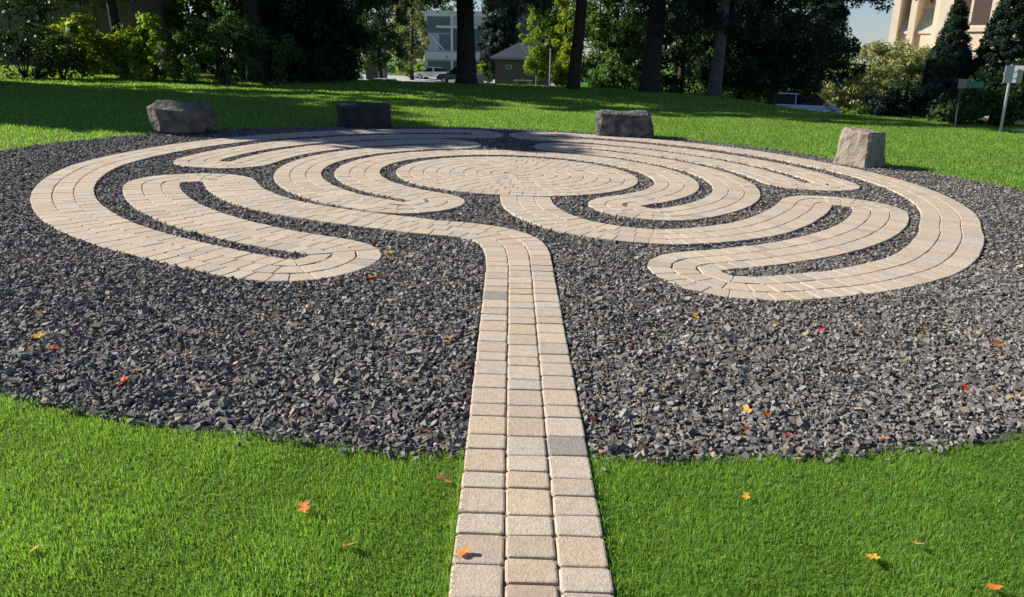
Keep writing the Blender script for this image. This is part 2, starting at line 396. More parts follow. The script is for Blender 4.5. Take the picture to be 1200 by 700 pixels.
# sand in the joints
def ribbon(name, Cn, Nn, hw, dz, m, lab):
    a = Cn[::4] + Nn[::4] * hw[::4, None]; b = Cn[::4] - Nn[::4] * hw[::4, None]
    V = np.concatenate([a, b]); V = np.column_stack([V, zt(V[:, 0], V[:, 1]) + dz]); n = len(a)
    k = np.arange(n - 1); return tag(link(name, np_mesh(name, V, np.stack([k, k + 1, k + 1 + n, k + n], 1)), m), lab, 'path', kind='structure')
ribbon('path_joints', CL, N, WID / 2 - .004, TOPZ - .010, M['joint'], 'sandy joints between the pavers of the winding path')
tt = np.linspace(0, 2 * PI, 97)[:-1]
V = np.array([(CX, CY)] + [(CX + (RD - .004) * math.sin(t), CY + (RD - .004) * math.cos(t)) for t in tt]); V = np.column_stack([V, zt(V[:, 0], V[:, 1]) + TOPZ - .010])
tag(link('paving_joints', np_mesh('pj', V, np.array([(0, 1 + (k + 1) % 96, 1 + k) for k in range(96)])), M['joint']), 'sandy joints of the round paved centre', 'paving', kind='structure')

CLc = CL[::3]
def dist_path(x, y, chunk=20000):
    out = np.empty(len(x)); c = CLc.astype(np.float32)
    for i in range(0, len(x), chunk):
        p = np.stack([x[i:i + chunk], y[i:i + chunk]], 1).astype(np.float32)
        d2 = (p ** 2).sum(1)[:, None] + (c ** 2).sum(1)[None] - 2 * p @ c.T
        out[i:i + chunk] = np.sqrt(np.maximum(d2.min(1), 0))
    return out
def noise2(x, y, s, seed=0):       # cheap smooth variation
    q = np.random.default_rng(seed); o = 0
    for _ in range(6):
        a, b, c = q.uniform(-1, 1, 2).tolist() + [q.uniform(0, 6)]; o = o + np.sin((a * x + b * y) * s * 3 + c)
    return o / 6
# ------------------------------------------------------------------ loose stones
ico = bmesh.new(); bmesh.ops.create_icosphere(ico, subdivisions=1, radius=1); ICOV = np.array([v.co[:] for v in ico.verts]); ICOF = np.array([[v.index for v in f.verts] for f in ico.faces]); ico.free()
OCTV = np.array([(1, 0, 0), (-1, 0, 0), (0, 1, 0), (0, -1, 0), (0, 0, 1), (0, 0, -1)], float); OCTF = np.array([(0, 2, 4), (2, 1, 4), (1, 3, 4), (3, 0, 4), (2, 0, 5), (1, 2, 5), (3, 1, 5), (0, 3, 5)])
def rotm(n, g, tilt=.9):
    az = g.uniform(0, 2 * PI, n); ax = g.normal(0, tilt, n) * .5; ay = g.normal(0, tilt, n) * .5
    cz, sz, cx, sx_, cy, sy = np.cos(az), np.sin(az), np.cos(ax), np.sin(ax), np.cos(ay), np.sin(ay)
    Rz = np.zeros((n, 3, 3)); Rz[:, 0, 0] = cz; Rz[:, 0, 1] = -sz; Rz[:, 1, 0] = sz; Rz[:, 1, 1] = cz; Rz[:, 2, 2] = 1
    Rx = np.zeros((n, 3, 3)); Rx[:, 0, 0] = 1; Rx[:, 1, 1] = cx; Rx[:, 1, 2] = -sx_; Rx[:, 2, 1] = sx_; Rx[:, 2, 2] = cx
    Ry = np.zeros((n, 3, 3)); Ry[:, 0, 0] = cy; Ry[:, 0, 2] = sy; Ry[:, 1, 1] = 1; Ry[:, 2, 0] = -sy; Ry[:, 2, 2] = cy
    return Rx @ Ry @ Rz
CUBV = np.array([(a, b, c) for a in (-.8, .8) for b in (-.8, .8) for c in (-.8, .8)], float); CUBF = np.array([(0, 1, 3), (0, 3, 2), (4, 6, 7), (4, 7, 5), (0, 4, 5), (0, 5, 1), (2, 3, 7), (2, 7, 6), (0, 2, 6), (0, 6, 4), (1, 5, 7), (1, 7, 3)])
def stones(x, y, size, base_v, base_f, g, lift=0.010):
    n = len(x); k = len(base_v)
    Vv = base_v[None] * (1 + g.uniform(-.42, .30, (n, k, 1))) + g.normal(0, .16, (n, k, 3))
    sc_ = size[:, None] * np.stack([g.uniform(.8, 1.5, n), g.uniform(.6, 1.1, n), g.uniform(.38, .8, n)], 1)
    Vv = Vv * sc_[:, None, :]; Vv = np.einsum('nij,nkj->nki', rotm(n, g), Vv)
    z = zt(x, y) + lift + g.uniform(-.006, .012, n)
    Vv += np.stack([x, y, z], 1)[:, None, :]
    F = (base_f[None] + (np.arange(n) * k)[:, None, None]).reshape(-1, 3)
    v = np.clip(g.lognormal(-.05, .42, n), .35, 1.75); hue = g.normal(0, .035, (n, 3)); t = v[:, None] * (1 + hue)
    w = g.random(n) < .05; t[w] *= (1.5, 1.25, 1.0)
    return Vv.reshape(-1, 3), F, np.repeat(t, k, axis=0)
g = np.random.default_rng(3)
def gravel_pts(n, x0, x1, y0, y1, margin):
    x = g.uniform(x0, x1, n); y = g.uniform(y0, y1, n); r, t = pol(x, y)
    k = (r < redge(t) - .0 + g.normal(0, .03, n) + .03 * np.sin(t * .9) * np.sin(t * .37 + 1)) & (r > RD + margin); x, y = x[k], y[k]
    k = dist_path(x, y) > np.where(y < 5.7, .2625, PW / 2) + margin - .004 * (y < 6); return x[k], y[k]
parts = []
x, y = gravel_pts(150000, -4.6, 4.6, 2.7, 6.4, .012); parts.append(stones(x, y, g.uniform(.006, .0165, len(x)), CUBV, CUBF, g))
x, y = gravel_pts(2600, -4.6, 4.6, 2.7, 6.4, .03); parts.append(stones(x, y, g.uniform(.018, .026, len(x)), CUBV, CUBF, g, .014))
x, y = gravel_pts(135000, -7.5, 7.5, 6.4, 17.5, .014); parts.append(stones(x, y, g.uniform(.012, .024, len(x)), OCTV, OCTF, g))
off = 0; VV = []; FF = []; TT = []
for v, f, t in parts: VV.append(v); FF.append(f + off); TT.append(t); off += len(v)
tag(link('gravel', np_mesh('gravel', np.concatenate(VV), np.concatenate(FF), tint=np.concatenate(TT)), M['stones']), 'dark grey crushed stone filling the space around the labyrinth path', 'gravel', kind='stuff')

# straw and leaf crumbs caught among the stones
x, y = gravel_pts(16000, -4.6, 4.6, 2.75, 9, .01); k = (noise2(x, y, 1.3, 5) + g.normal(0, .25, len(x)) > .25); x, y = x[k][:2600], y[k][:2600]; n = len(x)
V_, F_, T_ = stones(x, y, g.uniform(.003, .013, n), OCTV, OCTF, g, .022); T_ = T_ * np.repeat(np.where(g.random((n, 1)) < .5, [[1.0, .62, .35]], [[1.0, .82, .55]]), 6, 0)
V_.reshape(n, 6, 3)[:, :, 2] = (V_.reshape(n, 6, 3)[:, :, 2] - zt(x, y)[:, None] - .022) * .4 + zt(x, y)[:, None] + .024
tag(link('litter', np_mesh('litter', V_, F_, tint=T_), mat('litter', (.26, .20, .13), .9, tint=True)), 'dry crumbs of leaf and straw scattered on the gravel', 'litter', kind='stuff')
# ------------------------------------------------------------------ grass
def blades(x, y, ln, wd, g, lean=.35, tintm=1.0):
    n = len(x); az = g.uniform(0, 2 * PI, n); fx, fy = np.cos(az), np.sin(az); la = g.uniform(0, 2 * PI, n); lm = np.abs(g.normal(0, lean, n))
    dx = np.cos(la) * lm * ln; dy = np.sin(la) * lm * ln; z = zt(x, y)
    base = np.stack([x, y, z - .003], 1); w = np.stack([fx, fy, 0 * fx], 1) * (wd / 2)[:, None]
    m = base + np.stack([dx * .35, dy * .35, ln * .55], 1); tp = base + np.stack([dx, dy, ln * np.sqrt(np.maximum(.15, 1 - lm ** 2 * .7))], 1)
    V = np.stack([base - w, base + w, m + w * .8, m - w * .8, tp], 1).reshape(-1, 3); k = np.arange(n) * 5
    F4 = np.stack([k, k + 1, k + 2, k + 3], 1); F3 = np.stack([k + 3, k + 2, k + 4], 1)
    v = g.normal(1, .2, n).clip(.5, 1.6) * tintm; yel = (g.random(n) < .035)
    t = np.stack([v * g.normal(1, .12, n), v, v], 1); t[yel] *= (2.4, 1.35, 2.0)
    return V, F4, F3, np.repeat(t, 5, axis=0)
def grass_obj(name, lst, lab):
    o = 0; V = []; A4 = []; A3 = []; Tt = []
    for v, f4, f3, t in lst: V.append(v); A4.append(f4 + o); A3.append(f3 + o); Tt.append(t); o += len(v)
    return tag(link(name, np_mesh(name, np.concatenate(V), [np.concatenate(A4), np.concatenate(A3)], tint=np.concatenate(Tt)), M['blade']), lab, 'grass', kind='stuff')
def grass_pts(n, x0, x1, y0, y1):
    x = g.uniform(x0, x1, n); y = g.uniform(y0, y1, n); r, t = pol(x, y)
    k = (r > redge(t) + g.normal(0, .012, n) - .01) & (np.abs(x - stem_x(y)) > np.where(y < 8, .262 + np.abs(g.normal(0, .006, n)), -1)); return x[k], y[k]
lst = []
for (nn, x0, x1, y0, y1, hl, wl, ln_) in ((480000, -2.9, 2.9, 1.35, 3.45, .024, .0026, .65), (30000, -4.5, 4.5, .6, 1.35, .045, .005, .4), (50000, -5.2, -2.6, 2.2, 5.5, .04, .005, .4), (50000, 2.6, 5.2, 2.2, 5.5, .04, .005, .4)):
    x, y = grass_pts(nn, x0, x1, y0, y1); n = len(x); nv = noise2(x, y, 3.2, 1); nv2 = noise2(x, y, 9, 2)
    ln = hl * g.uniform(.45, 1.4, n) * (1 + .3 * nv + .35 * nv2)
    lst.append(blades(x, y, ln, wl * g.uniform(.5, 1.6, n), g, ln_, (1 + .22 * nv + .16 * nv2)))
# strands leaning over the paver edge
y = g.uniform(1.3, 2.9, 900); side = np.where(g.random(900) < .6, -1, 1); x = stem_x(y) + side * g.uniform(.262, .275, 900)
lst.append(blades(x, y, g.uniform(.03, .06, 900), g.uniform(.002, .004, 900), g, .8))
grass_obj('grass', lst, 'bright green mown grass in front of the gravel circle')
lst = []
x, y = grass_pts(330000, -15, 15, 8, 24); n = len(x); nv = noise2(x, y, .8, 3)
lst.append(blades(x, y, .042 * g.uniform(.6, 1.4, n), .012 * g.uniform(.6, 1.4, n), g, .45, 1 + .12 * nv + .06 * noise2(x, y, 3, 8)))
x, y = grass_pts(160000, -24, 14, 24, 40); n = len(x); nv = noise2(x, y, .8, 3)
lst.append(blades(x, y, .05 * g.uniform(.6, 1.4, n), .022 * g.uniform(.6, 1.4, n), g, .45, 1 + .12 * nv))
grass_obj('grass', lst, 'mown lawn grass beyond the gravel circle streaked by tree shadows')

# ------------------------------------------------------------------ boulders
from mathutils import noise as mnoise
def boulder(px, Y, w, d, h, m, lab, rz, seed, outline=None, taper=.85, lean=0, rough=.06, py=160, roundy=.5):
    loc = spot(px, Y, py)
    bm = bmesh.new(); bmesh.ops.create_cube(bm, size=1)
    bmesh.ops.bevel(bm, geom=bm.edges[:], offset=.05 + .15 * roundy, segments=1, affect='EDGES')
    bmesh.ops.triangulate(bm, faces=bm.faces[:]); bmesh.ops.subdivide_edges(bm, edges=bm.edges[:], cuts=3, use_grid_fill=True)
    bmesh.ops.subdivide_edges(bm, edges=bm.edges[:], cuts=1, use_grid_fill=True)
    for v in bm.verts:
        c = v.co.copy(); s = Vector((seed * 3.1, seed * 1.7, seed))
        n1 = mnoise.noise_vector(c * 1.3 + s) * .10 * (rough / .06) ** .5 + mnoise.noise_vector(c * 4 + s) * rough * .8 + mnoise.noise_vector(c * 11 + s) * rough * .3
        # chiselled faces: quantise a little
        c += n1
        k = 1 - (1 - taper) * (c.z + .5)
        v.co = Vector((c.x * w * k + lean * (c.z + .5), c.y * d * k, (c.z + .5) * h - .05))
    me = bpy.data.meshes.new('boulder'); bm.to_mesh(me); bm.free()
    o = link('boulder', me, m); o.location = loc; o.rotation_euler = (0, 0, rz); return tag(o, lab, 'boulder', 'boulders around the gravel circle')
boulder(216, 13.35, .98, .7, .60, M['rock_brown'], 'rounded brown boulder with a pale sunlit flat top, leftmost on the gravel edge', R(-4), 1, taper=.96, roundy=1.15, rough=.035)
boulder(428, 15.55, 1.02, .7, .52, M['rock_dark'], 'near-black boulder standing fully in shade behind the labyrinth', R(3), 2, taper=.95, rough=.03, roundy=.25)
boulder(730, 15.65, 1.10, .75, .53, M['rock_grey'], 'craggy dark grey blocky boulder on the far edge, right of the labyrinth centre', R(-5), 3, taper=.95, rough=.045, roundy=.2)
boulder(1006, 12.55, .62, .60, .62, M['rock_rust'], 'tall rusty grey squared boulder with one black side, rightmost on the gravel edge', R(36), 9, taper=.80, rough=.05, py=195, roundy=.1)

# ------------------------------------------------------------------ fallen leaves
def leaf_mesh(seed, lobes=5):
    rr = random.Random(seed); bm = bmesh.new(); n = 44; ring = []
    for k in range(n):
        a = 2 * PI * k / n; q = .55 + .45 * abs(math.cos(a * lobes / 2)) ** 1.6; q *= (1 + .12 * math.cos(a)) * rr.uniform(.93, 1.07)
        x, y = q * math.cos(a), q * math.sin(a) * .85
        z = .28 * (x * x) * rr.uniform(.8, 1.1) + .22 * y * y + .1 * math.sin(3 * x + 2 * y) + .05 * math.sin(7 * y)
        ring.append(bm.verts.new((x, y, z)))
    mid = [bm.verts.new((v.co.x * .45, v.co.y * .45, v.co.z * .25 + .03)) for v in ring]; c = bm.verts.new((0, 0, .02))
    for k in range(n):
        j = (k + 1) % n; bm.faces.new([ring[k], ring[j], mid[j], mid[k]]); bm.faces.new([mid[k], mid[j], c])
    s0 = [bm.verts.new(p) for p in ((-.5, -.03, .06), (-.5, .03, .06), (-1.25, .02, .16), (-1.25, -.02, .16))]; bm.faces.new(s0)
    me = bpy.data.meshes.new('fallen_leaf'); bm.to_mesh(me); bm.free(); a = me.attributes.new('tint', 'FLOAT_COLOR', 'POINT'); nn_ = len(me.vertices); f_1 = random.Random(seed)
    a.data.foreach_set('color', np.array([(v_, v_ * f_1.uniform(.75, 1.05), v_, 1) for v_ in [f_1.uniform(.75, 1.2) for _ in range(nn_)]], np.float32).ravel()); return me
LM = {'orange': leafmat('leaf_orange', (.62, .22, .035), .35), 'tan': leafmat('leaf_tan', (.70, .40, .14), .35),
      'red': leafmat('leaf_red', (.50, .05, .03), .3), 'yellow': leafmat('leaf_yell', (.70, .47, .06), .35),
      'brown': leafmat('leaf_brown', (.26, .12, .05), .2)}
def ground_px(px, py):
    X_ = (px - 600) / 898; Yi = -(py - 350) / 898; d = r_ * X_ + u_ * Yi + f_
    t = 3.0
    for _ in range(30):
        p = CAM + d * t; t += (p.z - zg(p.x, p.y)) / max(1e-3, -d.z + 1e-3) * .8
    return CAM + d * t
LEAVES = [  # px, py, size, colour, label, height above ground
 (520, 570, .034, 'tan', 'large curled tan leaf standing in the grass just left of the paver path', .03),
 (358, 604, .027, 'orange', 'orange leaf lying alone mid-lawn in the left grass', .032),
 (409, 648, .022, 'tan', 'small pale leaf in the left grass, nearest the bottom edge', .03),
 (543, 658, .022, 'orange', 'orange leaf lying on a paver at the left edge of the path', .036),
 (1020, 663, .026, 'yellow', 'yellow-orange leaf in the right grass, the lower of two close together', .032),
 (1071, 646, .020, 'tan', 'pale folded leaf in the right grass, the upper of two close together', .032),
 (1162, 698, .020, 'orange', 'orange leaf cut by the bottom edge in the right grass', .03),
 (41, 654, .018, 'tan', 'straw-coloured scrap of leaf in the far left grass', .03),
 (874, 588, .016, 'yellow', 'dull yellow leaf sunk deep in the right grass', .024),
 (430, 519, .024, 'orange', 'orange leaf where the left grass meets the gravel', .024),
 (498, 510, .026, 'brown', 'brown curled leaf on gravel beside the grass, left of the path', .024),
 (142, 455, .034, 'red', 'red leaf on the gravel at far left', .024),
 (148, 453, .024, 'orange', 'orange leaf touching the red leaf on the far left gravel', .03),
 (46, 399, .034, 'yellow', 'bright yellow leaf on gravel near the left edge of the picture', .024),
 (62, 413, .028, 'orange', 'orange leaf just below the bright yellow leaf on the left gravel', .024),
 (50, 371, .028, 'tan', 'tan leaf above the bright yellow leaf on the left gravel', .024),
 (88, 386, .026, 'brown', 'brown leaf right of the bright yellow leaf on the left gravel', .024),
 (220, 418, .030, 'tan', 'lone tan leaf in the middle of the left gravel', .024),
 (545, 437, .026, 'orange', 'orange leaf on gravel touching the left side of the path', .024),
 (528, 400, .026, 'yellow', 'dull yellow leaf on gravel left of the path, higher up', .024),
 (437, 329, .038, 'orange', 'orange leaf beside the rounded end of the left paver loop', .024),
 (457, 300, .040, 'yellow', 'green-yellow leaf cluster above the rounded end of the left paver loop', .026),
 (739, 404, .030, 'orange', 'small orange leaf on gravel just right of the path', .024),
 (697, 497, .030, 'red', 'dark red leaf against the right side of the path near the grass', .024),
 (814, 374, .030, 'yellow', 'dull yellow leaf on gravel under the right paver loop', .024),
 (842, 399, .030, 'tan', 'tan leaf on gravel below the right paver loop', .024),
 (961, 393, .030, 'red', 'pinkish red leaf on gravel below the middle of the right paver loop', .024),
 (1078, 392, .026, 'orange', 'orange leaf on gravel below the right end of the right paver loop', .024),
 (1167, 409, .028, 'orange', 'orange leaf high on the gravel near the right edge', .024),
 (1196, 438, .026, 'red', 'red leaf at the very right edge of the gravel', .024),
 (1129, 459, .026, 'red', 'faded red leaf on the right gravel, lower than its neighbours', .024),
 (1066, 486, .026, 'brown', 'dark brown-red leaf on the right gravel', .024),
 (916, 462, .026, 'brown', 'rust-brown leaf in the middle of the right gravel', .024),
 (875, 487, .026, 'yellow', 'yellow leaf on the right gravel between rust-coloured ones', .024),
 (897, 490, .026, 'orange', 'rust orange leaf just right of the yellow leaf on the right gravel', .024),
 (876, 512, .026, 'orange', 'orange leaf straight below the yellow leaf on the right gravel', .024),
 (922, 516, .026, 'red', 'faded red leaf near the front of the right gravel', .024),
 (1035, 519, .024, 'tan', 'tan leaf at the grass edge of the right gravel', .024),
 (1178, 472, .026, 'yellow', 'yellow leaf on gravel near the lower right edge', .024),
]
for k, (px, py, s, cname, lab, hz) in enumerate(LEAVES):
    p = ground_px(px, py); me = leaf_mesh(k, 5 if k % 3 else 3); o = link('fallen_leaf', me, LM[cname]); s *= 1.2
    o.scale = (s, s, s * 1.0); o.location = (p.x, p.y, zg(p.x, p.y) + hz)
    o.rotation_euler = (random.uniform(-.5, .5) - .15, random.uniform(-.45, .45), random.uniform(0, 6.28)); tag(o, lab, 'leaf', 'fallen autumn leaves')

# ------------------------------------------------------------------ foliage
def leaves_mesh(name, centers, crad, per, leaf, seed, elong=1.7, flat=.25, hang=0, squash=(1, 1, .8), tvar=.18, outbias=None):
    """centers (m,3) clump centres, crad (m,), per leaves per clump, leaf length (m,) or float"""
    per = int(per * 1.7); leaf = leaf * 1.3
    q = np.random.default_rng(seed); m = len(centers); n = m * per
    c = np.repeat(centers, per, 0); cr = np.repeat(crad, per)
    d = q.normal(0, 1, (n, 3)); d /= np.linalg.norm(d, axis=1)[:, None]; rad = q.random(n) ** .45
    p = c + d * (rad * cr)[:, None] * np.array(squash)
    if hang: p[:, 2] -= np.abs(q.normal(0, hang, n)) * cr
    ll = np.repeat(leaf, per) if np.ndim(leaf) else np.full(n, leaf); ll = ll * q.uniform(.6, 1.4, n)
    nrm = d * .6 + q.normal(0, .6, (n, 3)) + np.array([0, 0, flat]); nrm /= np.linalg.norm(nrm, axis=1)[:, None]
    t = q.normal(0, 1, (n, 3)); 
    if hang: t[:, 2] -= 1.4
    t -= nrm * (t * nrm).sum(1)[:, None]; t /= np.linalg.norm(t, axis=1)[:, None]; b = np.cross(nrm, t)
    L2 = ll[:, None] / 2; W2 = L2 / elong
    V = np.stack([p - t * L2, p + b * W2, p + t * L2, p - b * W2], 1).reshape(-1, 3); k = np.arange(n) * 4
    tc = np.repeat(q.normal(1, tvar * .8, m), per) * q.normal(1, tvar, n); tc = tc.clip(.45, 1.8)
    tint = np.stack([tc * q.normal(1, .10, n), tc, tc * q.normal(1, .1, n)], 1)
    return np_mesh(name, V, np.stack([k, k + 1, k + 2, k + 3], 1), tint=np.repeat(tint, 4, 0))
def clumps(ells, per_m, seed, inner=.35, noise_=.18):
    """clump centres through ellipsoids [(cx,cy,cz,rx,ry,rz)...]"""
    q = np.random.default_rng(seed); out = []
    for (cx, cy, cz, rx, ry, rz) in ells:
        m = max(6, int(per_m * (rx * ry + rx * rz + ry * rz) * 4.2 / 3)); d = q.normal(0, 1, (m, 3)); d /= np.linalg.norm(d, axis=1)[:, None]
        rr = np.where(q.random(m) < inner, q.random(m) ** .5, q.uniform(.78, 1.0, m)) * (1 + q.normal(0, noise_, m) * .6)
        out.append(np.array([cx, cy, cz]) + d * rr[:, None] * np.array([rx, ry, rz]))
    return np.concatenate(out)
def trunk_part(parent, h, r, m, seed=0, lean=(0, 0), limbs=5, z0=.35, limb_len=2.5, bend=.12, flare=1.35, name='trunk'):
    q = random.Random(seed); mb = MB(); n = 9; pts = []; rad = []
    for k in range(n):
        t = k / (n - 1); pts.append((lean[0] * t * h + bend * math.sin(t * 5 + seed), lean[1] * t * h + bend * math.cos(t * 4 + seed) - bend * math.cos(seed), t * h - .15)); rad.append(r * (1 - .72 * t) * (flare if k == 0 else 1))
    pts.insert(1, (pts[0][0], pts[0][1], .35)); rad.insert(1, r * 1.05); mb.tube(pts, rad, 14, .06, seed)
    for k in range(limbs):
        t = z0 + (1 - z0) * (k + q.random() * .6) / limbs * .9; b = Vector((lean[0] * t * h + bend * math.sin(t * 5 + seed), lean[1] * t * h, t * h)); a = q.uniform(0, 2 * PI); l_ = limb_len * (1.15 - t) * q.uniform(.8, 1.2)
        d = Vector((math.cos(a), math.sin(a), q.uniform(.15, .7)))
        mb.tube([b, b + d * l_ * .5, b + d * l_ + Vector((0, 0, .2 * l_))], [r * .33 * (1.2 - t), r * .2 * (1.2 - t), r * .06], 7, .08, k)
    return mb.build(name, m, parent, True)
def broad_tree(name, loc, h, ells, leafm, lab, per_m=2.2, per=70, leaf=.11, crad=.5, tr=.22, seed=0, barkm=None, cat='tree', group=None, limbs=6, lean=(0, 0), z0=.3, coarse_above=None, inner=.35, hang=0, limb_len=2.5, tvar=.18, flat=.25, elong=1.7):
    o = empty(name, loc, lab, cat, group)
    trunk_part(o, h, tr, barkm or M['bark'], seed, lean, limbs, z0, limb_len)
    c = clumps(ells, per_m, seed + 50, inner)
    c = c[c[:, 2] > .25]
    if coarse_above:
        hi = c[:, 2] > coarse_above; lo = c[~hi]; ch = c[hi][::2]
        c = np.concatenate([lo, ch]); lf = np.concatenate([np.full(len(lo), leaf), np.full(len(ch), leaf * 2.4)]); cr = np.concatenate([np.full(len(lo), crad), np.full(len(ch), crad * 1.35)])
    else: lf = np.full(len(c), leaf); cr = np.full(len(c), crad)
    q = np.random.default_rng(seed); cr = cr * q.uniform(.6, 1.3, len(cr))
    link('crown', leaves_mesh('crown', c, cr, per, lf, seed, hang=hang, tvar=tvar, flat=flat, elong=elong), leafm, o); return o
def shrub(name, loc, ells, leafm, lab, per_m=5, per=60, leaf=.08, crad=.28, seed=0, cat='shrub', group=None, stems=6, inner=.3, tvar=.2, hang=0, elong=1.7, flat=.25):
    o = empty(name, loc, lab, cat, group); mb = MB(); q = random.Random(seed)
    for k in range(stems):
        e = ells[k % len(ells)]; b = (q.uniform(-.012, .012), q.uniform(-.012, .012), -.08); tpt = (e[0] + q.uniform(-.5, .5) * e[3], e[1] + q.uniform(-.5, .5) * e[4], e[2] + .4 * e[5])
        mb.tube([b, ((b[0] + tpt[0]) / 2 + q.uniform(-.1, .1), (b[1] + tpt[1]) / 2, tpt[2] / 2), tpt], [.035, .022, .008], 6)
    mb.build('stem', M['bark'], o)
    c = clumps(ells, per_m, seed + 90, inner); c = c[c[:, 2] > .05]; r2 = np.random.default_rng(seed + 5)
    link('foliage', leaves_mesh('foliage', c, crad * r2.uniform(.6, 1.3, len(c)), per, leaf, seed, tvar=tvar, hang=hang, elong=elong, flat=flat), leafm, o); return o
def conifer(name, loc, h, rbase, z0, leafm, lab, seed=0, tr=.25, dens=1.0, leaf=.16, droop=.35, barkm=None, group=None, lean=(0, 0), per=26, power=.8, side=None, fine_below=7):
    """tiers of drooping boughs round a straight trunk"""
    o = empty(name, loc, lab, 'tree', group); trunk_part(o, h, tr, barkm or M['bark'], seed, lean, 0, bend=.05)
    q = np.random.default_rng(seed); cc = []; lf = []; mb = MB(); z = z0
    while z < h - .3:
        f = 1 - (z - z0) / (h - z0); rb = rbase * f ** power; nb = int((7 + 5 * f) * dens)
        for k in range(nb):
            a = q.uniform(0, 2 * PI)
            if side is not None and q.random() < .6: a = side + q.normal(0, .8)
            ln = rb * q.uniform(.7, 1.12); up = q.uniform(-.05, .2)
            bx, by = lean[0] * z, lean[1] * z; pts = []
            for s_ in np.linspace(.12, 1, max(4, int(ln / .33))):
                zz = z + up * s_ * ln - droop * ln * s_ ** 2 * .6
                pts.append((bx + math.cos(a) * ln * s_, by + math.sin(a) * ln * s_, zz)); w_ = .10 + .35 * s_ * (1 - s_ * .55) * ln * .45
                cc.append((pts[-1][0] + q.normal(0, w_ * .5), pts[-1][1] + q.normal(0, w_ * .5), zz - .05)); lf.append(leaf if z < fine_below else leaf * 1.7)
            if z < fine_below + 2: mb.tube([(bx, by, z)] + pts[1::2] + [pts[-1]], [.05] + [.035 * (1 - i_ / (len(pts))) + .006 for i_ in range(len(pts[1::2]))] + [.005], 5)
        z += .42 * (1 if z < fine_below else 1.5)
    mb.build('bough', M['bark'], o)
    cc = np.array(cc); lf = np.array(lf)
    link('crown', leaves_mesh('crown', cc, (np.where(lf > leaf * 1.2, .55, .36)) * q.uniform(.7, 1.2, len(cc)), per, lf, seed, elong=4.0, flat=.5, hang=.5, squash=(1, 1, .55)), leafm, o); return o

# --- left background
YL = 30
GT = 'big shade trees behind the lawn on the left'
def loc(px, Y): return spot(px, Y)
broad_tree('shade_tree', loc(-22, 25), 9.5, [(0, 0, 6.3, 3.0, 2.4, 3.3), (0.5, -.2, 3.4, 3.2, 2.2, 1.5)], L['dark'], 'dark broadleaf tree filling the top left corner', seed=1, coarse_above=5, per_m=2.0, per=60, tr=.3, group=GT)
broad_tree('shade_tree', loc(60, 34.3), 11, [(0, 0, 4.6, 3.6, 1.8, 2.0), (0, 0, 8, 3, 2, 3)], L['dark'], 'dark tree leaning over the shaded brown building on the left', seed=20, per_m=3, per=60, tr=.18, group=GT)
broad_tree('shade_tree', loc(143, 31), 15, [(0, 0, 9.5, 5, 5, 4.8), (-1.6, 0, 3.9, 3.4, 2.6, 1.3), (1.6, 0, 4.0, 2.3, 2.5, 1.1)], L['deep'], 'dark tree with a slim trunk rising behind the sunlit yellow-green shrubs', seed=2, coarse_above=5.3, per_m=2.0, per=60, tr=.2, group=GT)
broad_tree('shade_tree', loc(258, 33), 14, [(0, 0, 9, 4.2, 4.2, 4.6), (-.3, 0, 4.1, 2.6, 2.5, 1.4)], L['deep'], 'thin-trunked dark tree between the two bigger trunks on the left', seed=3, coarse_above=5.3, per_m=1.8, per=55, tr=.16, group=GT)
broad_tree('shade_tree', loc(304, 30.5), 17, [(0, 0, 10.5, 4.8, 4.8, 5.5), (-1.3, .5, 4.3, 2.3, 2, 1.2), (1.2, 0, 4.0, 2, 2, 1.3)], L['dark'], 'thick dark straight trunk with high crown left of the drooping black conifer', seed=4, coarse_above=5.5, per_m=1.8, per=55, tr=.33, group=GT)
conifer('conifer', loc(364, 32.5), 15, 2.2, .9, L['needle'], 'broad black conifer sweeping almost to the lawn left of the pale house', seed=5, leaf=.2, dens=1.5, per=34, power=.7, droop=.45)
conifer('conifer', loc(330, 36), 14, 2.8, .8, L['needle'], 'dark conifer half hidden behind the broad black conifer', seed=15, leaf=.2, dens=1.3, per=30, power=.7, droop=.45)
# understorey shrubs, one by one
GS = 'shrubs along the back of the left lawn'
def sh(px, Y, w, h, leafm, lab, seed, d=1.0, **k):
    l0 = loc(px, Y); w2 = w / 2
    e = [(0, 0, h * .45, w2, d, h * .5), (-w2 * .45, .1, h * .62, w2 * .5, d * .7, h * .35), (w2 * .4, -.1, h * .66, w2 * .5, d * .7, h * .33)]
    return shrub('shrub', l0, e, leafm, lab, seed=seed, group=GS, **k)
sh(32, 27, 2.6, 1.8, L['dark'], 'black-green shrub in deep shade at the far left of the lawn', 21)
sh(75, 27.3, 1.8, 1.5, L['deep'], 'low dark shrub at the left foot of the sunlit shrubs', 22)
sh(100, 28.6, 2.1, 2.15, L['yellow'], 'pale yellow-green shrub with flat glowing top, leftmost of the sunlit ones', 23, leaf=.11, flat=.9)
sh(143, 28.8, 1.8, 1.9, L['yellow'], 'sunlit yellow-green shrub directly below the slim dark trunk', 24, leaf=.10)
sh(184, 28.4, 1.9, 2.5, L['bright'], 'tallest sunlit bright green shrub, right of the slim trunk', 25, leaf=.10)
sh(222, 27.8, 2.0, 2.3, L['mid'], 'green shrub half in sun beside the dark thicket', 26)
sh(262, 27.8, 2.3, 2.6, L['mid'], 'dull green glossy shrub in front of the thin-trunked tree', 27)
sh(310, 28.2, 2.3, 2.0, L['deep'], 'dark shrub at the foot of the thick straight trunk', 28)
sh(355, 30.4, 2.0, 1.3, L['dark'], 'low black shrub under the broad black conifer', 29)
sh(400, 33, 1.2, 1.1, L['pine'], 'small pale-leaved shrub beside the white parked vehicle', 30)
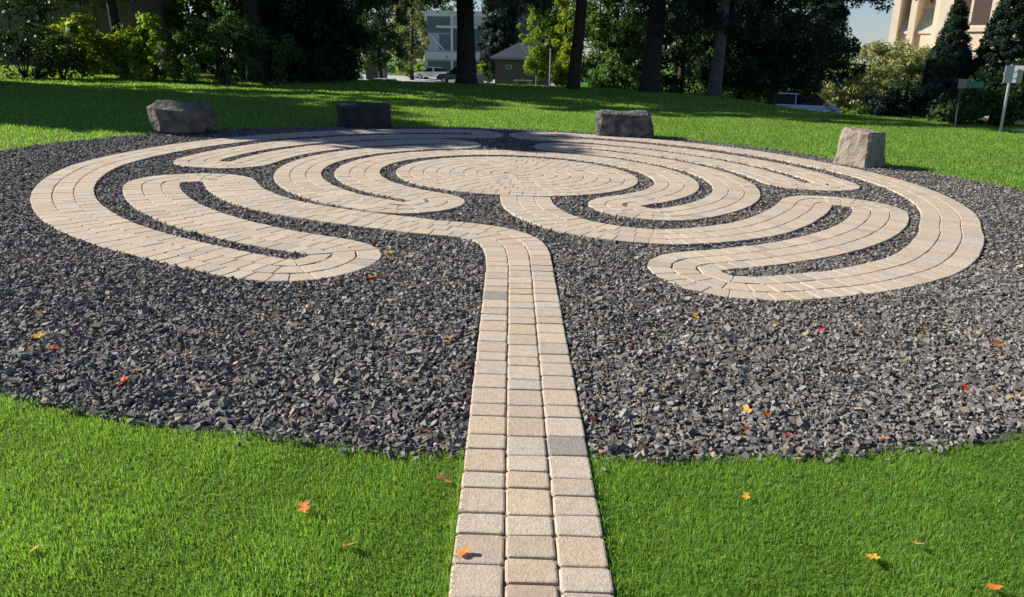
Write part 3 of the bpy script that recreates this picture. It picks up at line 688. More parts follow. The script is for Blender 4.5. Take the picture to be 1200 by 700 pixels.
# backing trees
GB = 'background trees closing the view'
def bt(px, Y, h, w, leafm, lab, seed, z=.5, **k):
    return broad_tree('background_tree', loc(px, Y), h * .8, [(0, 0, h * .58, w / 2, w / 2, h * .42), (-w * .15, 0, h * .3, w * .4, w * .4, h * .25)], leafm, lab, seed=seed, group=GB, per_m=.9, per=60, leaf=.24, crad=.95, tr=.2, inner=.25, limbs=4, **k)
bt(-40, 43, 12, 9, L['dark'], 'dark tree beyond the left edge behind the black-green shrub', 41)
bt(30, 42, 12, 8, L['dark'], 'dark tree rising behind the shaded brown building', 42)
bt(165, 44, 13, 7, L['mid'], 'sunlit green tree showing in gaps behind the slim dark trunk', 43)
bt(240, 43, 13, 7, L['bright'], 'bright green tree glimpsed between the left trunks', 44)
bt(310, 44, 12, 7, L['deep'], 'dull green tree glimpsed behind the thick straight trunk', 45)
bt(385, 50, 13, 8, L['deep'], 'dark green tree behind the broad black conifer', 46)
broad_tree('tree', loc(447, 74), 13, [(0, 0, 7.3, 2.6, 2.6, 5.2), (0.5, 0, 3.9, 2.0, 2, 2.0)], L['deep'], 'dark upright tree left of the pale house', seed=47, per_m=2, per=60, leaf=.18, crad=.6)
broad_tree('tree', loc(484, 96), 12, [(0, 0, 6.5, 2.0, 2, 4.8), (-1.0, 0, 2.6, 1.4, 1.4, 1.6)], L['olive'], 'olive green tree standing against the left wall of the pale house', seed=48, per_m=2, per=60, leaf=.2, crad=.6)
shrub('shrub', loc(490, 101), [(0, 0, .9, 1.5, 1, .9), (-1.6, 0, .7, 1.1, .9, .7)], L['yellow'], 'low yellow-green shrub beside the left corner of the pale house', seed=49, leaf=.16)
for k, (px, Y, h, w, lf, lb) in enumerate(((420, 140, 17, 14, 'deep', 'far tree leftmost behind the pale house'), (500, 145, 19, 14, 'mid', 'far tree directly behind the pale house roof'), (610, 150, 17, 13, 'deep', 'far tree behind the slate grey tower block'), (700, 90, 15, 11, 'deep', 'tall dark tree behind the bright green column tree'),
    (790, 80, 15, 11, 'dark', 'dark tree behind the two thick trunks right of centre'), (860, 78, 13, 10, 'dark', 'dark tree behind the grey trunk on the right'), (915, 96, 12, 11, 'deep', 'dull tree behind the blue van'))):
    bt(px, Y, h, w, L[lf], lb, 60 + k)
# --- pine in the middle
def pine_pt(px, Y): return loc(px, Y)
lp = loc(547, 35)
conifer('pine_tree', lp, 20, 4.2, 4.6, L['pine'], 'tall pine whose straight dark trunk stands in front of the pale house', seed=6, tr=.42, leaf=.22, dens=1.5, per=34, droop=.6, power=.5, lean=(-.03, 0), fine_below=8)
lp2 = loc(671, 33.8)
conifer('pine_tree', lp2, 19, 3.6, 6.2, L['pine'], 'leaning dark trunk of a pine in front of the bright green column tree', seed=7, tr=.27, leaf=.22, dens=1.0, per=30, droop=.5, power=.5, lean=(.055, 0), fine_below=8)
conifer('spruce', loc(585, 92), 15, 2.9, 1.5, L['bluish'], 'blue-green spruce between the pale house and the small garage', seed=8, leaf=.3, dens=1.2, per=30, power=.8)
# --- green trees right of centre
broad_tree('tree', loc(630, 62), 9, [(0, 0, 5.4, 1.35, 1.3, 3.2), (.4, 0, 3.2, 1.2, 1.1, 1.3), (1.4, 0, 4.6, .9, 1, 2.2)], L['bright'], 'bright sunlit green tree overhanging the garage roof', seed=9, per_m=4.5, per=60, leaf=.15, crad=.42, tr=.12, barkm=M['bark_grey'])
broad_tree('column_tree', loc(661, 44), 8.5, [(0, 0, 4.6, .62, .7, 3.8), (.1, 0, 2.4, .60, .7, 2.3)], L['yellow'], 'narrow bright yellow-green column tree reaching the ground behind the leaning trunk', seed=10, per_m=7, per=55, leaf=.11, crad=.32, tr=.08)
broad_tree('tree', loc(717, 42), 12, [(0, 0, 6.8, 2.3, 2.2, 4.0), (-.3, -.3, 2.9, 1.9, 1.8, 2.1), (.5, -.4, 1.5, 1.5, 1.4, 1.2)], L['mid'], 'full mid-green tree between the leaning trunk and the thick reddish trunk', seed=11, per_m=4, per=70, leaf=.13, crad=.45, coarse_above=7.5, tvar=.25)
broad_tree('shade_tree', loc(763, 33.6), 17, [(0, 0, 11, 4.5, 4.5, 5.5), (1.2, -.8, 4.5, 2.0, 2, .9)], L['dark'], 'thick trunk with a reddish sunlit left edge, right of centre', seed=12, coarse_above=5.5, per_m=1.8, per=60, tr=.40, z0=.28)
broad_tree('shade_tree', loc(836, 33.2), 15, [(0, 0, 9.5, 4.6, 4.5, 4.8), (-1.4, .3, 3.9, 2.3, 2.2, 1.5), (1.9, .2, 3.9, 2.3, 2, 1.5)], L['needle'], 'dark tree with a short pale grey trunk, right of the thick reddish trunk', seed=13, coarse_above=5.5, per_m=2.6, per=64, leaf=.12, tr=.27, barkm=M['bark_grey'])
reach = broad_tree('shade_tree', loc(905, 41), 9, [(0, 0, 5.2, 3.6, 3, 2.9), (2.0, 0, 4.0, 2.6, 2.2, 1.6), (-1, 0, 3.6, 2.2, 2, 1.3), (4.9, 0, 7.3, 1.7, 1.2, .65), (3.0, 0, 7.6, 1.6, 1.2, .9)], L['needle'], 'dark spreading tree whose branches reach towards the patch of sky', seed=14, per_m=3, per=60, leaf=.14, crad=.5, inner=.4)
mb = MB(); mb.tube([(0, 0, 4.5), (2.2, 0, 6.8), (4.2, 0, 7.4), (6, 0, 7.3)], [.12, .09, .05, .02], 8); mb.build('limb', M['bark'], reach)
broad_tree('shade_tree', loc(800, 44), 11, [(0, 0, 5.0, 3.2, 2.5, 4.2)], L['dark'], 'black-green tree filling the gap between the two trunks right of centre', seed=16, per_m=3, per=60, leaf=.15, crad=.5)
broad_tree('shade_tree', loc(868, 47), 10, [(0, 0, 4.6, 3.0, 2.5, 3.6)], L['dark'], 'dark tree behind the pale grey trunk', seed=17, per_m=3, per=60, leaf=.15, crad=.5)
conifer('conifer', loc(965, 76), 12.5, 1.9, 2, L['bluish'], 'thin distant conifer rising against the patch of sky', seed=18, leaf=.26, dens=1.1, per=24)
# --- right: olive bush, hedge, conical yews
shrub('large_shrub', loc(1026, 62), [(0, 0, 2.6, 3.8, 2.6, 2.7), (-2.6, -.3, 2.2, 2.2, 2.0, 2.0), (2.4, .2, 3.2, 2.5, 2.2, 2.2), (-4.0, 0, 1.5, 1.2, 1.4, 1.5), (3.6, -.5, 2.2, 1.6, 1.6, 2.2)], L['olive'], 'huge rounded pale olive shrub in front of the church', seed=31, leaf=.17, crad=.5, per_m=4.5, per=60, tvar=.22, elong=2.2)
shrub('low_hedge', loc(1003, 56), [(-1.4, 0, .45, 1.2, .7, .6), (.6, 0, .45, 1.4, .7, .6), (2.6, 0, .4, 1.2, .6, .6)], L['bright'], 'low bright green hedge at the foot of the olive shrub behind the van', seed=32, leaf=.08, per_m=9)
shrub('hedge', loc(1084, 24.6), [(-.4, .3, .42, .7, .7, .45), (.4, 0, .5, .8, .7, .5), (1.0, -.4, .5, .7, .7, .5), (-1.0, .8, .25, .6, .5, .3)], L['needle'], 'low black-green spreading hedge between olive shrub and tall yew', seed=33, leaf=.09, per_m=12, per=70)
def yew(px, Y, h, r, lab, seed):
    o = empty('conical_yew', loc(px, Y), lab, 'shrub', 'conical yews in front of the church'); mb = MB()
    mb.tube([(0, 0, -.08), (.02, 0, h * .4), (0, .02, h * .9)], [.09, .06, .015], 8); mb.build('stem', M['bark'], o)
    q = np.random.default_rng(seed); m = 900; f = 1 - np.sqrt(q.random(m)); f = np.maximum(f, q.random(m) * .12); a = q.uniform(0, 2 * PI, m)
    rr = (r * (1.0 - f) ** .9 + .03) * np.where(q.random(m) < .3, q.random(m) ** .5, q.uniform(.85, 1.04, m)) * (1 + .06 * np.sin(3 * a + seed) + .05 * np.sin(9 * f + a))
    c = np.stack([np.cos(a) * rr, np.sin(a) * rr, .12 + f * h], 1)
    link('foliage', leaves_mesh('foliage', c, q.uniform(.09, .17, m), 70, .05, seed, tvar=.2, elong=2.2, flat=.3), L['needle'], o); return o
yew(1108, 25.5, 3.6, .95, 'tall pointed black-green yew left of the green street sign', 34)
yew(1170, 25.0, 4.5, 1.15, 'tall pointed black-green yew between the two sign posts', 35)
shrub('shrub', loc(1166, 22.4), [(0, 0, .7, 1.0, .8, .75), (1.0, -.2, .85, 1.1, .8, .8), (-.9, .1, .25, .6, .6, .3)], L['deep'], 'broad dark laurel shrub behind the pale sign post', seed=36, leaf=.11, per_m=9, per=60)
# small planting between the grey trunk and van
sh2 = lambda px, Y, e, lf, lab, s, **k: shrub('shrub', loc(px, Y), e, L[lf], lab, seed=s, **k)
sh2(855, 39, [(0, 0, 1.5, .55, .5, 1.3)], 'deep', 'dull green shrub right beside the pale grey trunk', 37, leaf=.11)
sh2(876, 43, [(0, 0, 1.9, .5, .5, 1.1)], 'olive', 'pale grey-green feathery shrub left of the dark red car', 38, leaf=.12)
sh2(897, 63, [(0, 0, 2.2, 1.2, .9, 1.5), (-1, 0, 1.8, .9, .8, 1.2)], 'mid', 'mid green shrub behind the dark red car', 39, leaf=.14)
sh2(940, 66, [(0, 0, 2.4, 2.4, 1.2, 2.2), (-2, 0, 2.0, 2, 1, 2)], 'deep', 'grey-green thicket behind the blue van', 40, leaf=.2)
# --- trees outside the left of the frame that throw their shade over the back of the circle
GO = 'shade trees beyond the left edge of the view'
def off(x, y, h, ells, lab, s, **k): return broad_tree('shade_tree', (x, y, zg(x, y)), h, ells, L['deep'], lab, seed=s, group=GO, per_m=3.6, per=60, leaf=.28, crad=.8, tr=.28, **k)
off(-17, 18.7, 11, [(0, 0, 7.0, 2.2, 2.2, 3.9), (0, 0, 4.5, 2.1, 2.1, 2)], 'shade tree nearest the camera outside the left edge', 71)
off(-31, 24.5, 17, [(0, 0, 9.5, 3.8, 3.8, 4.5), (0, 0, 5, 3.2, 3.2, 2.5)], 'large shade tree outside the left edge, second from the camera', 72)
off(-24, 22.5, 14, [(0, 0, 8.5, 3.4, 3.2, 4.5)], 'shade tree outside the left edge, between the other two', 73)

# ------------------------------------------------------------------ roads beyond the lawn
def sheet(name, pts_fn, nu, nv, dz, m, lab, cat='road'):
    u, v = np.meshgrid(np.linspace(0, 1, nu), np.linspace(0, 1, nv)); x, y = pts_fn(u, v)
    V = np.stack([x, y, zt(x, y) + dz], -1).reshape(-1, 3); i, j = np.meshgrid(np.arange(nu - 1), np.arange(nv - 1)); a = (j * nu + i).ravel()
    return tag(link(name, np_mesh(name, V, np.stack([a, a + 1, a + nu + 1, a + nu], 1)), m), lab, cat, kind='structure')
sheet('road', lambda u, v: (-70 + 130 * u, 53 + 15 * v), 60, 8, .03, M['asphalt'], 'grey street running across behind the lawn')
sheet('pavement', lambda u, v: (-70 + 130 * u, 50.6 + 2.2 * v), 60, 3, .13, M['concrete'], 'concrete pavement along the near side of the street', 'pavement')
sheet('parking_lot', lambda u, v: (-45 + 50 * u, 84 + 22 * v), 30, 12, .03, M['concrete'], 'pale parking area in front of the pale house', 'parking lot')
sheet('sidewalk', lambda u, v: (12.75 + 2.2 * u + (26 - (13 + 13 * v)) * .04, 13 + 8 * v), 4, 14, .02, M['concrete'], 'pale strip of pavement behind the sign post at the right edge', 'pavement')

# ------------------------------------------------------------------ cars
PAINT = {'blue': mat('paint_blue', (.13, .21, .46), .3, .5, coat=.6), 'white': mat('paint_white', (.78, .79, .80), .3, coat=.5), 'black': mat('paint_black', (.02, .022, .03), .25, coat=.6), 'red': mat('paint_red', (.14, .03, .03), .3, coat=.5), 'silver': mat('paint_silver', (.5, .53, .57), .3, .5, coat=.5)}
GLASS = mat('car_glass', (.004, .005, .008), .3, spec=.12); TYRE = mat('tyre', (.02, .02, .02), .85); RIM = mat('rim', (.4, .4, .42), .35, .8)
LAMP = mat('head_lamp', (.7, .7, .7), .15, coat=1); TAIL = mat('tail_lamp', (.35, .02, .02), .25, coat=1)
def car(name, loc_, rz, kind, paint, lab):
    o = empty(name, loc_, lab, 'car', None, rz)
    # x forward; profiles (x,z)
    if kind == 'van': Lh, Wd, body, cab, roofz = 2.45, .95, [(-2.45, .35), (-2.45, 1.0), (-2.3, 1.05), (1.45, 1.02), (2.15, .88), (2.42, .62), (2.42, .35)], [(-2.33, 1.04), (-2.05, 1.68), (-1.7, 1.76), (.45, 1.76), (.75, 1.68), (1.5, 1.01)], 1.76
    elif kind == 'suv': Lh, Wd, body, cab, roofz = 2.35, .93, [(-2.35, .42), (-2.35, 1.05), (-2.2, 1.1), (1.0, 1.08), (2.1, 1.0), (2.33, .8), (2.33, .42)], [(-2.2, 1.09), (-1.95, 1.66), (-1.7, 1.73), (.1, 1.73), (.35, 1.66), (1.02, 1.07)], 1.73
    else: Lh, Wd, body, cab, roofz = 2.3, .89, [(-2.28, .33), (-2.3, .92), (-2.1, .98), (1.0, .93), (2.05, .8), (2.3, .62), (2.3, .33)], [(-1.75, .97), (-1.05, 1.4), (-.6, 1.46), (.15, 1.45), (.4, 1.38), (1.15, .92)], 1.46
    bm = bmesh.new(); Wh = Wd
    def loft(outline, secs):
        ringz = []
        for yv, k in secs:
            ringz.append([bm.verts.new((x * (1 - .03 * k), yv, z - (.0 if k == 0 else .02 * k))) for x, z in outline])
        for r0, r1 in zip(ringz, ringz[1:]):
            for q in range(len(outline)): j_ = (q + 1) % len(outline); bm.faces.new([r0[q], r0[j_], r1[j_], r1[q]])
        bm.faces.new(ringz[0][::-1]); bm.faces.new(ringz[-1])
    loft(body, [(-Wh, 1), (-Wh * .93, 0), (Wh * .93, 0), (Wh, 1)])
    bmesh.ops.recalc_face_normals(bm, faces=bm.faces); me = bpy.data.meshes.new('body'); bm.to_mesh(me); bm.free(); link('body', me, PAINT[paint], o)
    # glass house with inward lean
    bm = bmesh.new(); zb = cab[0][1]
    def yat(z): return Wh * .94 - (z - zb) * .22
    A_ = [bm.verts.new((x, -yat(z), z)) for x, z in cab]; B_ = [bm.verts.new((x, yat(z), z)) for x, z in cab]
    bm.faces.new(A_); bm.faces.new(B_[::-1])
    for q in range(len(cab)): j_ = (q + 1) % len(cab); bm.faces.new([A_[q], B_[q], B_[j_], A_[j_]])
    bmesh.ops.recalc_face_normals(bm, faces=bm.faces); me = bpy.data.meshes.new('windows'); bm.to_mesh(me); bm.free(); link('windows', me, GLASS, o)
    mb = MB(); xr0, xr1 = cab[1][0], cab[-2][0]; yr = yat(roofz) + .02; mb.box(xr0, xr1, -yr, yr, roofz - .05, roofz + .025, bev=.03)
    for x in ((xr0 + xr1) / 2 - .05, xr0 + .5) if kind != 'van' else (-.75,):
        for s in (-1, 1): mb.prism([(x, zb - .02), (x + .08, zb - .02), (x + .08, roofz - .02), (x, roofz - .02)], s * (yat(roofz) + .06), s * (yat(zb) + .012))
    mb.build('roof', PAINT[paint], o)
    for x in (-Lh * .62, Lh * .62):
        for s in (-1, 1):
            w = MB(); w.tube([(x, s * (Wh - .2), .33), (x, s * (Wh + .01), .33)], [.33, .33], 20); wo_ = w.build('wheel', TYRE, o)
            rm = MB(); rm.tube([(x, s * (Wh + .012), .33), (x, s * (Wh + .02), .33)], [.2, .17], 16); rm.build('rim', RIM, wo_)
    for s in (-1, 1):
        h_ = MB(); h_.box(body[-2][0] - .03, body[-2][0] + .015, s * Wh * .8 - .17, s * Wh * .8 + .14, .62, .76, bev=.02); h_.build('headlight', LAMP, o)
        h_ = MB(); h_.box(-Lh - .02, -Lh + .04, s * Wh * .85 - .1, s * Wh * .85 + .1, .7, .95, bev=.02); h_.build('taillight', TAIL, o)
        m_ = MB(); m_.box(cab[-1][0] - .35, cab[-1][0] - .17, s * (Wh + .02), s * (Wh + .17), zb + .02, zb + .15, bev=.03); m_.build('side_mirror', PAINT[paint], o)
    return o
car('minivan', spot(948, 57), R(-22), 'van', 'blue', 'blue-silver minivan with dark windows parked beyond the right side of the lawn')
car('parked_car', spot(893, 58), R(20), 'sedan', 'red', 'dark red car mostly hidden left of the blue minivan')
car('parked_car', spot(447, 63), R(175), 'sedan', 'white', 'low white car seen over the lawn edge, under the dark upright tree')
car('parked_car', spot(409, 70), R(-50), 'suv', 'white', 'white vehicle half hidden by the small pale shrub, left of the low white car')
car('parked_car', spot(536, 92), R(178), 'suv', 'black', 'black car beside the left of the tall pine trunk, by the pale house')
car('parked_car', spot(508, 99), R(160), 'sedan', 'silver', 'light silver car in front of the pale house, left of the black car')

# ------------------------------------------------------------------ buildings
HW = mat('house_white', (.62, .65, .66), .7, noise=(1.5, (.56, .60, .62), .3, .7)); HG = mat('house_glass', (.10, .15, .19), .15, coat=.6); HB = mat('house_panel', (.42, .50, .56), .6)
SH = mat('shed_wall', (.125, .095, .085), .85, noise=(2, (.16, .125, .11), .3, .7), bump=(6, .3, .02)); SR = mat('slate_roof', (.016, .026, .045), .8, noise=(8, (.03, .042, .065), .3, .7), bump=(20, .6, .02)); TW = mat('tower_wall', (.10, .115, .145), .8, noise=(1, (.13, .145, .17), .3, .7))
BR = mat('brown_wall', (.20, .17, .14), .85, noise=(1.2, (.24, .21, .17), .3, .7))
# pale house
b0 = spot(533, 112); o = empty('house', b0, 'pale blue-white modern two-storey house with big panes behind the pine', 'house')
hx0 = at(498, 60, 112).x - b0.x; hx1 = at(570, 60, 112).x - b0.x; top = at(520, 14, 112).z - b0.z
mb = MB(); mb.box(hx0, hx1, .25, 9, -1, top - .35); mb.build('wall', HB, o)
mb = MB()                                       # white frame grid
zf = [0.0, at(520, 70, 112).z - b0.z, at(520, 61, 112).z - b0.z, top - .55]
for x in (hx0, hx0 + 3.6, hx1 - .35): mb.box(x, x + .32, 0, .3, -1, top - .35)
mb.box(hx0 - .15, hx1 + .15, -.12, .32, top - .55, top - .1); mb.box(hx0, hx1, -.04, .31, zf[1], zf[2]); mb.box(hx0 + 1.6, hx1, -.02, .305, at(520, 33, 112).z - b0.z, at(520, 31, 112).z - b0.z + .1)
mb.build('frame', HW, o)
mb = MB(); mb.box(hx0 - .4, hx1 + .4, -.5, 9.3, top - .1, top + .12); mb.build('roof', HW, o)
def pane(x0, x1, z0, z1): m_ = MB(); m_.box(x0, x1, .12, .252, z0, z1); m_.build('window', HG, o)
pane(hx0 + .45, hx0 + 3.5, zf[2] + 2.5, top - .7); pane(hx0 + 4.0, hx1 - .45, zf[2] + .2, top - 1.8); pane(hx0 + 2.0, hx0 + 3.5, zf[2] + .25, zf[2] + 2.3); pane(hx0 + .45, hx0 + 3.5, .5, zf[1] - .2); pane(hx0 + 4.0, hx1 - .45, .3, zf[1] - .2)
mb = MB(); mb.prism([(hx0 + .5, zf[2] + 2.45), (hx0 + .8, zf[2] + 2.45), (hx0 + 2.9, zf[2] + .1), (hx0 + 2.6, zf[2] + .1)], .02, .11); mb.build('stair_rail', HW, o)
mb = MB(); mb.box(hx0 + 3.0, hx0 + 3.15, -.2, -.04, zf[1] + .25, zf[1] + .5, bev=.02); mb.build('wall_lamp', GLASS, o)
# side wing to the right
wx = at(570, 60, 110).x - b0.x; mb = MB(); mb.box(wx - .2, wx + .9, -1, 4, -1, at(570, 51, 111).z - b0.z); mb.build('wing', HW, o)
mb = MB(); mb.box(wx - .02, wx + .6, -1.06, -.99, .2, 2.2); mb.build('window', GLASS, o)
# garage / shed
b0 = spot(611, 80); gx0 = at(580, 80, 80).x - b0.x; gx1 = at(646, 80, 80).x - b0.x; ze = at(611, 69, 80).z - b0.z
o = empty('garage', b0, 'low grey-brown garage with a dark hipped roof between pine and green trees', 'garage')
mb = MB(); mb.box(gx0, gx1, 0, 5, -1, ze); mb.build('wall', SH, o)
bm = bmesh.new(); zr = at(604, 53, 80).z - b0.z + .3; ex = .45; xr = (gx0 + gx1) / 2
vs = [bm.verts.new(p) for p in ((gx0 - ex, -ex, ze - .05), (gx1 + ex, -ex, ze - .05), (gx1 + ex, 5 + ex, ze - .05), (gx0 - ex, 5 + ex, ze - .05), (gx0 - ex, -ex, ze + .14), (gx1 + ex, -ex, ze + .14), (gx1 + ex, 5 + ex, ze + .14), (gx0 - ex, 5 + ex, ze + .14), (gx0 + 2.3, 2.5, zr), (gx0 + 3.1, 2.5, zr))]
for f in ((0, 1, 5, 4), (1, 2, 6, 5), (2, 3, 7, 6), (3, 0, 4, 7), (4, 5, 9, 8), (5, 6, 9), (6, 7, 8, 9), (7, 4, 8), (3, 2, 1, 0)): bm.faces.new([vs[k] for k in f])
bmesh.ops.recalc_face_normals(bm, faces=bm.faces); me = bpy.data.meshes.new('roof'); bm.to_mesh(me); bm.free(); link('roof', me, SR, o)
mb = MB(); mb.box(gx0 - ex - .02, gx1 + ex + .02, -ex - .06, -ex - .002, ze - .08, ze + .12); mb.build('gutter', M['concrete'], o)
for a, b in ((1.1, 1.7), (3.3, 4.1)): mb = MB(); mb.box(gx0 + a, gx0 + b, -.05, .01, ze - 1.0, ze - .6); fr = mb.build('window', HW, o); mb = MB(); mb.box(gx0 + a + .06, gx0 + b - .06, -.06, -.04, ze - .95, ze - .65); mb.build('pane', HG if a < 2 else GLASS, fr)
# slate tower block
b0 = spot(600, 118); o = empty('apartment_building', b0, 'tall slate grey building behind the garage and the spruce', 'building')
tx0 = at(578, 30, 118).x - b0.x; tx1 = at(636, 30, 118).x - b0.x; mb = MB(); mb.box(tx0, tx1, 0, 8, -1, 13); mb.build('wall', TW, o); mb = MB(); mb.box(tx0 - .3, tx1 + .3, -.3, 8.3, 13, 13.3); mb.build('roof', SR, o)
for zz in (3.2, 6.2, 9.2):
    for xx in (1.2, 3.4, 5.6): mb = MB(); mb.box(tx0 + xx, tx0 + xx + 1.0, -.06, .02, zz, zz + 1.5); w_ = mb.build('window', TW, o); mb = MB(); mb.box(tx0 + xx + .08, tx0 + xx + .92, -.07, -.05, zz + .08, zz + 1.42); mb.build('pane', HG, w_)
# small house at the left with pale corner post
b0 = spot(440, 84); o = empty('outbuilding', b0, 'small dull building with a pale corner post behind the low white car', 'building')
sx0 = at(428, 70, 84).x - b0.x; sx1 = at(446, 70, 84).x - b0.x; zz = at(440, 55, 84).z - b0.z; mb = MB(); mb.box(sx0, sx1, 0, 4, -1, zz); mb.build('wall', SH, o); mb = MB(); mb.box(sx1 + .002, sx1 + .35, -.1, .25, -1, zz + .2); mb.build('corner_post', M['concrete'], o); mb = MB(); mb.box(sx0 - .3, sx1 + .5, -.4, 4.3, zz + .2, zz + .4); mb.build('roof', SR, o)
# brown building in shade at the left
b0 = spot(90, 37); o = empty('building', b0, 'plain brown-grey building in deep shade behind the sunlit shrubs on the left', 'building')
mb = MB(); mb.box(-5.5, 3.0, 0, 5, -1, 4.2); mb.build('wall', BR, o); mb = MB(); mb.box(-5.9, 3.4, -.5, 5.4, 4.2, 4.5); mb.build('roof', SR, o)
for x in (-3.8, .2): mb = MB(); mb.box(x, x + 1.1, -.06, .02, 1.6, 2.8); w_ = mb.build('shutter', BR, o)

# ------------------------------------------------------------------ church
CS = mat('church_stone', (.58, .47, .35), .85, noise=(1.1, (.64, .53, .41), .3, .7), bump=(7, .3, .02)); CSd = mat('church_trim', (.63, .53, .41), .85, noise=(1.5, (.57, .47, .35), .3, .7)); LEAD = mat('lead_roof', (.28, .33, .29), .6, noise=(3, (.36, .40, .35), .3, .7)); CG = mat('church_glass', (.09, .06, .05), .3)
yc = 70.0; p0 = at(1041, 57, yc); ang = math.atan2(-.72, .69)
o = empty('church', (p0.x, p0.y, zg(p0.x, p0.y)), 'tall cream-pink stone church with stepped buttresses at the top right', 'church', rz=ang)
# local frame: +x runs along the facade towards the viewer/right, -y faces the viewer
MW = Matrix.Translation(o.location) @ Matrix.Rotation(ang, 4, 'Z'); MWi = MW.inverted()
def uf(px, py):                       # facade coordinate (u, z) of a place in the view
    X_ = (px - 600) / 898; Yi = -(py - 350) / 898; d = r_ * X_ + u_ * Yi + f_
    a = MWi @ CAM; b = MWi.to_3x3() @ d; t = -a.y / b.y; q = a + b * t; return q.x, q.z
U = lambda px, py=50: uf(px, py)[0]
Zc = lambda py, px=1080: uf(px, py)[1]
u = {k: U(k, 30) for k in (1044, 1069, 1098, 1110, 1142, 1150, 1176, 1200, 1215)}
zsl = Zc(37, 1080); zst = Zc(14, 1080); uend = u[1215] + 6
HT = 17.0
mb = MB(); mb.box(0.3, uend, .10, 14, -2, zsl); mb.build('wall', CS, o)                         # lower wall
mb = MB(); mb.box(0.3, uend, 1.6, 14, zsl, HT); mb.build('wall', CS, o)                       # recessed upper wall
rf = MB(); rf.prism([(.05, zsl), (1.62, zsl + 1.9), (1.62, zsl)], 0.31, uend - .01, 'x'); rf.build('aisle_roof', LEAD, o)
rf = MB(); rf.prism([(1.9, HT), (8.1, HT + 5), (14.3, HT)], 0, uend + .2, 'x'); rf.build('roof', SR, o)
def pier(u0, w, depth, top, base=None, nm='buttress'):
    m_ = MB(); b = base or depth * 1.0
    m_.prism([(-b, -2), (-b, Zc(57)), (-depth, Zc(57) + .35), (-depth, top - .6), (2.4, top), (2.4, -2)], u0, u0 + w, 'x'); return m_.build(nm, CSd, o)
pier(0, .6, .30, HT); pier(u[1069] - .25, .5, .2, HT); pier(u[1098] - .3, .5, .2, HT); pier(u[1110] - .35, 1.0, 1.3, HT, 2.1)
for ua, ub in ((.6, u[1069] - .25), (u[1069] + .25, u[1098] - .3)):
    m_ = MB(); m_.box(ua + .35, ub - .2, 1.5, 1.595, zst + .8, HT - 2); w_ = m_.build('window', CG, o); m_ = MB(); m_.box((ua + ub) / 2 - .06, (ua + ub) / 2 + .12, 1.4, 1.49, zst + .8, HT - 2); m_.build('mullion', CSd, w_)
    m_ = MB(); m_.box(ua + .002, ub - .002, .0, .098, zsl - .18, zsl + .02); m_.build('string_course', CSd, o)
# transept bay to the right of the large buttress
ut0 = u[1142]; m_ = MB(); m_.box(ut0, uend, -1.6, .296, -2, HT); m_.build('transept_wall', CS, o)
m_ = MB(); m_.box(ut0 - .08, uend + .05, -1.75, -1.602, Zc(34, 1160) - .25, Zc(34, 1160) + .05); m_.build('string_course', CSd, o)
m_ = MB(); m_.box(ut0 - .08, uend + .05, -1.72, -1.602, Zc(57, 1150) - .15, Zc(57, 1150)); m_.build('string_course', CSd, o)
m_ = MB(); m_.box(u[1150] - .3, u[1150] + .9, -1.64, -1.598, Zc(30, 1155), HT - 3); m_.build('window', CG, o)
m_ = MB(); m_.box(u[1176] + 1.6, u[1176] + 2.4, -2.6, -1.603, -2, HT - 1); m_.build('buttress', CSd, o)

# ------------------------------------------------------------------ signs and small things
GREY = mat('galvanised', (.42, .43, .44), .5, .5, noise=(20, (.34, .35, .36), .3, .7)); TEAL = mat('sign_green', (.01, .14, .12), .5); SBK = mat('sign_back', (.38, .40, .42), .55, .3); SRD = mat('sign_red', (.20, .15, .17), .5); DK = mat('dark_pole', (.06, .06, .055), .6)
pb = spot(1172, 20.1, 155); pt = at(1186.5, 76, 20.1); hgt = pt.z - pb.z
o = empty('sign_post', pb, 'pale grey sign post with two square panels seen from behind at the right edge', 'sign', rz=0)
lx = (pt.x - pb.x)
mb = MB(); mb.tube([(0, 0, -.1), (lx, 0, hgt)], [.034, .034], 10); mb.build('pole', GREY, o)
for x0, x1, ry, nm in ((-.20, .04, .15, 'left'), (.06, .27, -.75, 'right')):
    Mx = Matrix.Translation((lx + (x0 + x1) / 2, -.06 if ry > 0 else .0, hgt - .23)) @ Matrix.Rotation(ry, 4, 'Z'); mb = MB(); mb.box(-.125, .125, -.01, .01, -.21, .21, Mx, bev=.006); pn = mb.build('sign_panel', SBK, o)
    mb = MB(); mb.box(-.11, .11, -.022, -.012, .06, .09, Mx); mb.box(-.11, .11, -.022, -.012, -.10, -.07, Mx); mb.build('bracket', GREY, pn)
pb = spot(1120, 20.8, 146); pt = at(1126.5, 94, 20.8); lx = pt.x - pb.x; hgt = pt.z - pb.z
o = empty('street_sign', pb, 'thin dark pole with green street name blade and small square sign by the yews', 'sign')
mb = MB(); mb.tube([(0, 0, -.1), (lx, 0, hgt + .02)], [.02, .02], 8); mb.build('pole', DK, o)
mb = MB(); mb.box(lx + .06, lx + .58, -.05, -.03, hgt - .19, hgt - .03, bev=.005); bl = mb.build('name_blade', TEAL, o)
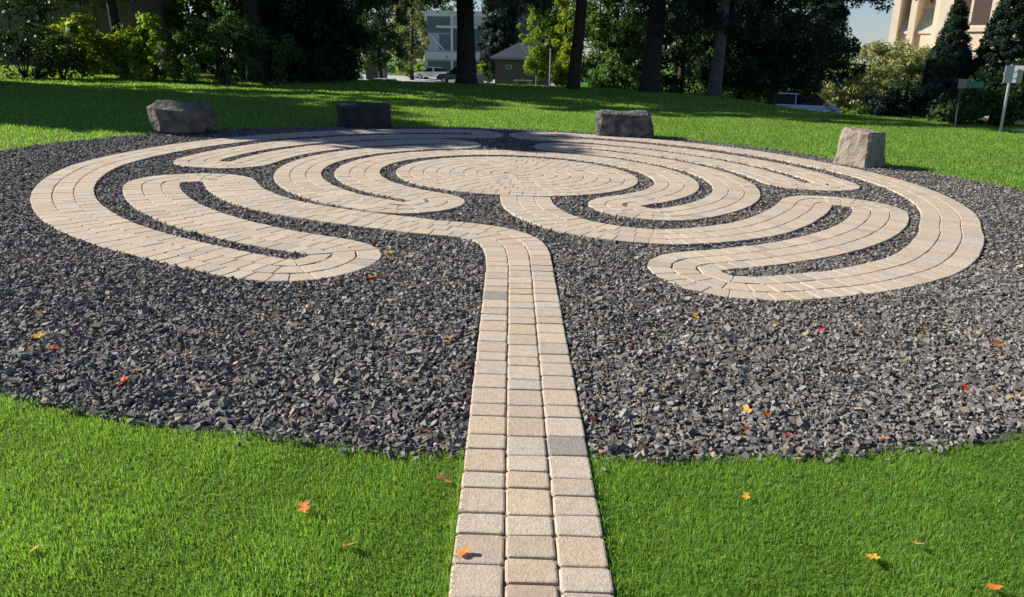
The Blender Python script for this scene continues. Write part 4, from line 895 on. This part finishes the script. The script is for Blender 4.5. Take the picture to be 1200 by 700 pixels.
mb = MB(); mb.box(lx - .10, lx + .11, -.08, -.055, hgt - .21, hgt + .03, bev=.005); mb.build('square_sign', SRD, o)
# planter with shrub
pb = spot(563.5, 37.5); pl = empty('planter', pb, 'white square planter standing right of the pine trunk', 'planter'); 
pl.scale = (.46, .46, .46); mb = MB(); mb.prism([(-.28, -.05), (.28, -.05), (.36, 1.05), (-.36, 1.05)], -.3, .3); mb.build('pot', HW, pl); mb = MB(); mb.box(-.40, .40, -.34, .34, 1.051, 1.15, bev=.02); mb.build('rim', HW, pl)
shrub('potted_shrub', (pb.x + .1, pb.y, pb.z + .54), [(.08, 0, .28, .30, .28, .32)], L['yellow'], 'yellow-green potted shrub growing in the white planter', seed=81, leaf=.05, crad=.12, per_m=45)
shrub('shrub', spot(572, 60), [(0, 0, 1.2, .45, .4, 1.1)], L['deep'], 'dark slim shrub immediately right of the white planter', seed=82, leaf=.1)
pb = spot(607, 52); o = empty('stone_bench', pb, 'small pale stone bench on the lawn edge in front of the garage', 'bench')
zt_ = at(607, 94, 52).z - pb.z
mb = MB(); mb.box(-.3, .95, -.2, .2, zt_ - .08, zt_, bev=.02); mb.build('seat', M['concrete'], o)
for x in (-.12, .75): mb = MB(); mb.box(x - .1, x + .1, -.16, .16, -.1, zt_ - .081, bev=.01); mb.build('leg', M['concrete'], o)
for px, Y, ht, m_, lb, pp in ((424, 55, 77, GREY, 'white post left of the low white car', 90), (644, 58, 58, GREY, 'slim pale post at the right corner of the garage', 100), (679.5, 33.3, 97, DK, 'short thin stake right of the leaning trunk', 104), (903.5, 47, 111, HW, 'short white bollard left of the blue minivan', 118)):
    pb = spot(px, Y, pp); z1 = at(px, ht, Y).z - pb.z; r0 = .10 if 'bollard' in lb else (.05 if Y > 40 else .02)
    o = empty('post', pb, lb, 'post'); mb = MB(); mb.tube([(0, 0, -.1), (0, 0, z1)], [r0, r0 * .9], 10); mb.build('shaft', m_, o); mb = MB(); mb.tube([(0, 0, z1 + .001), (0, 0, z1 + .03)], [r0 * 1.15, r0 * .7], 10); mb.build('cap', m_, o)
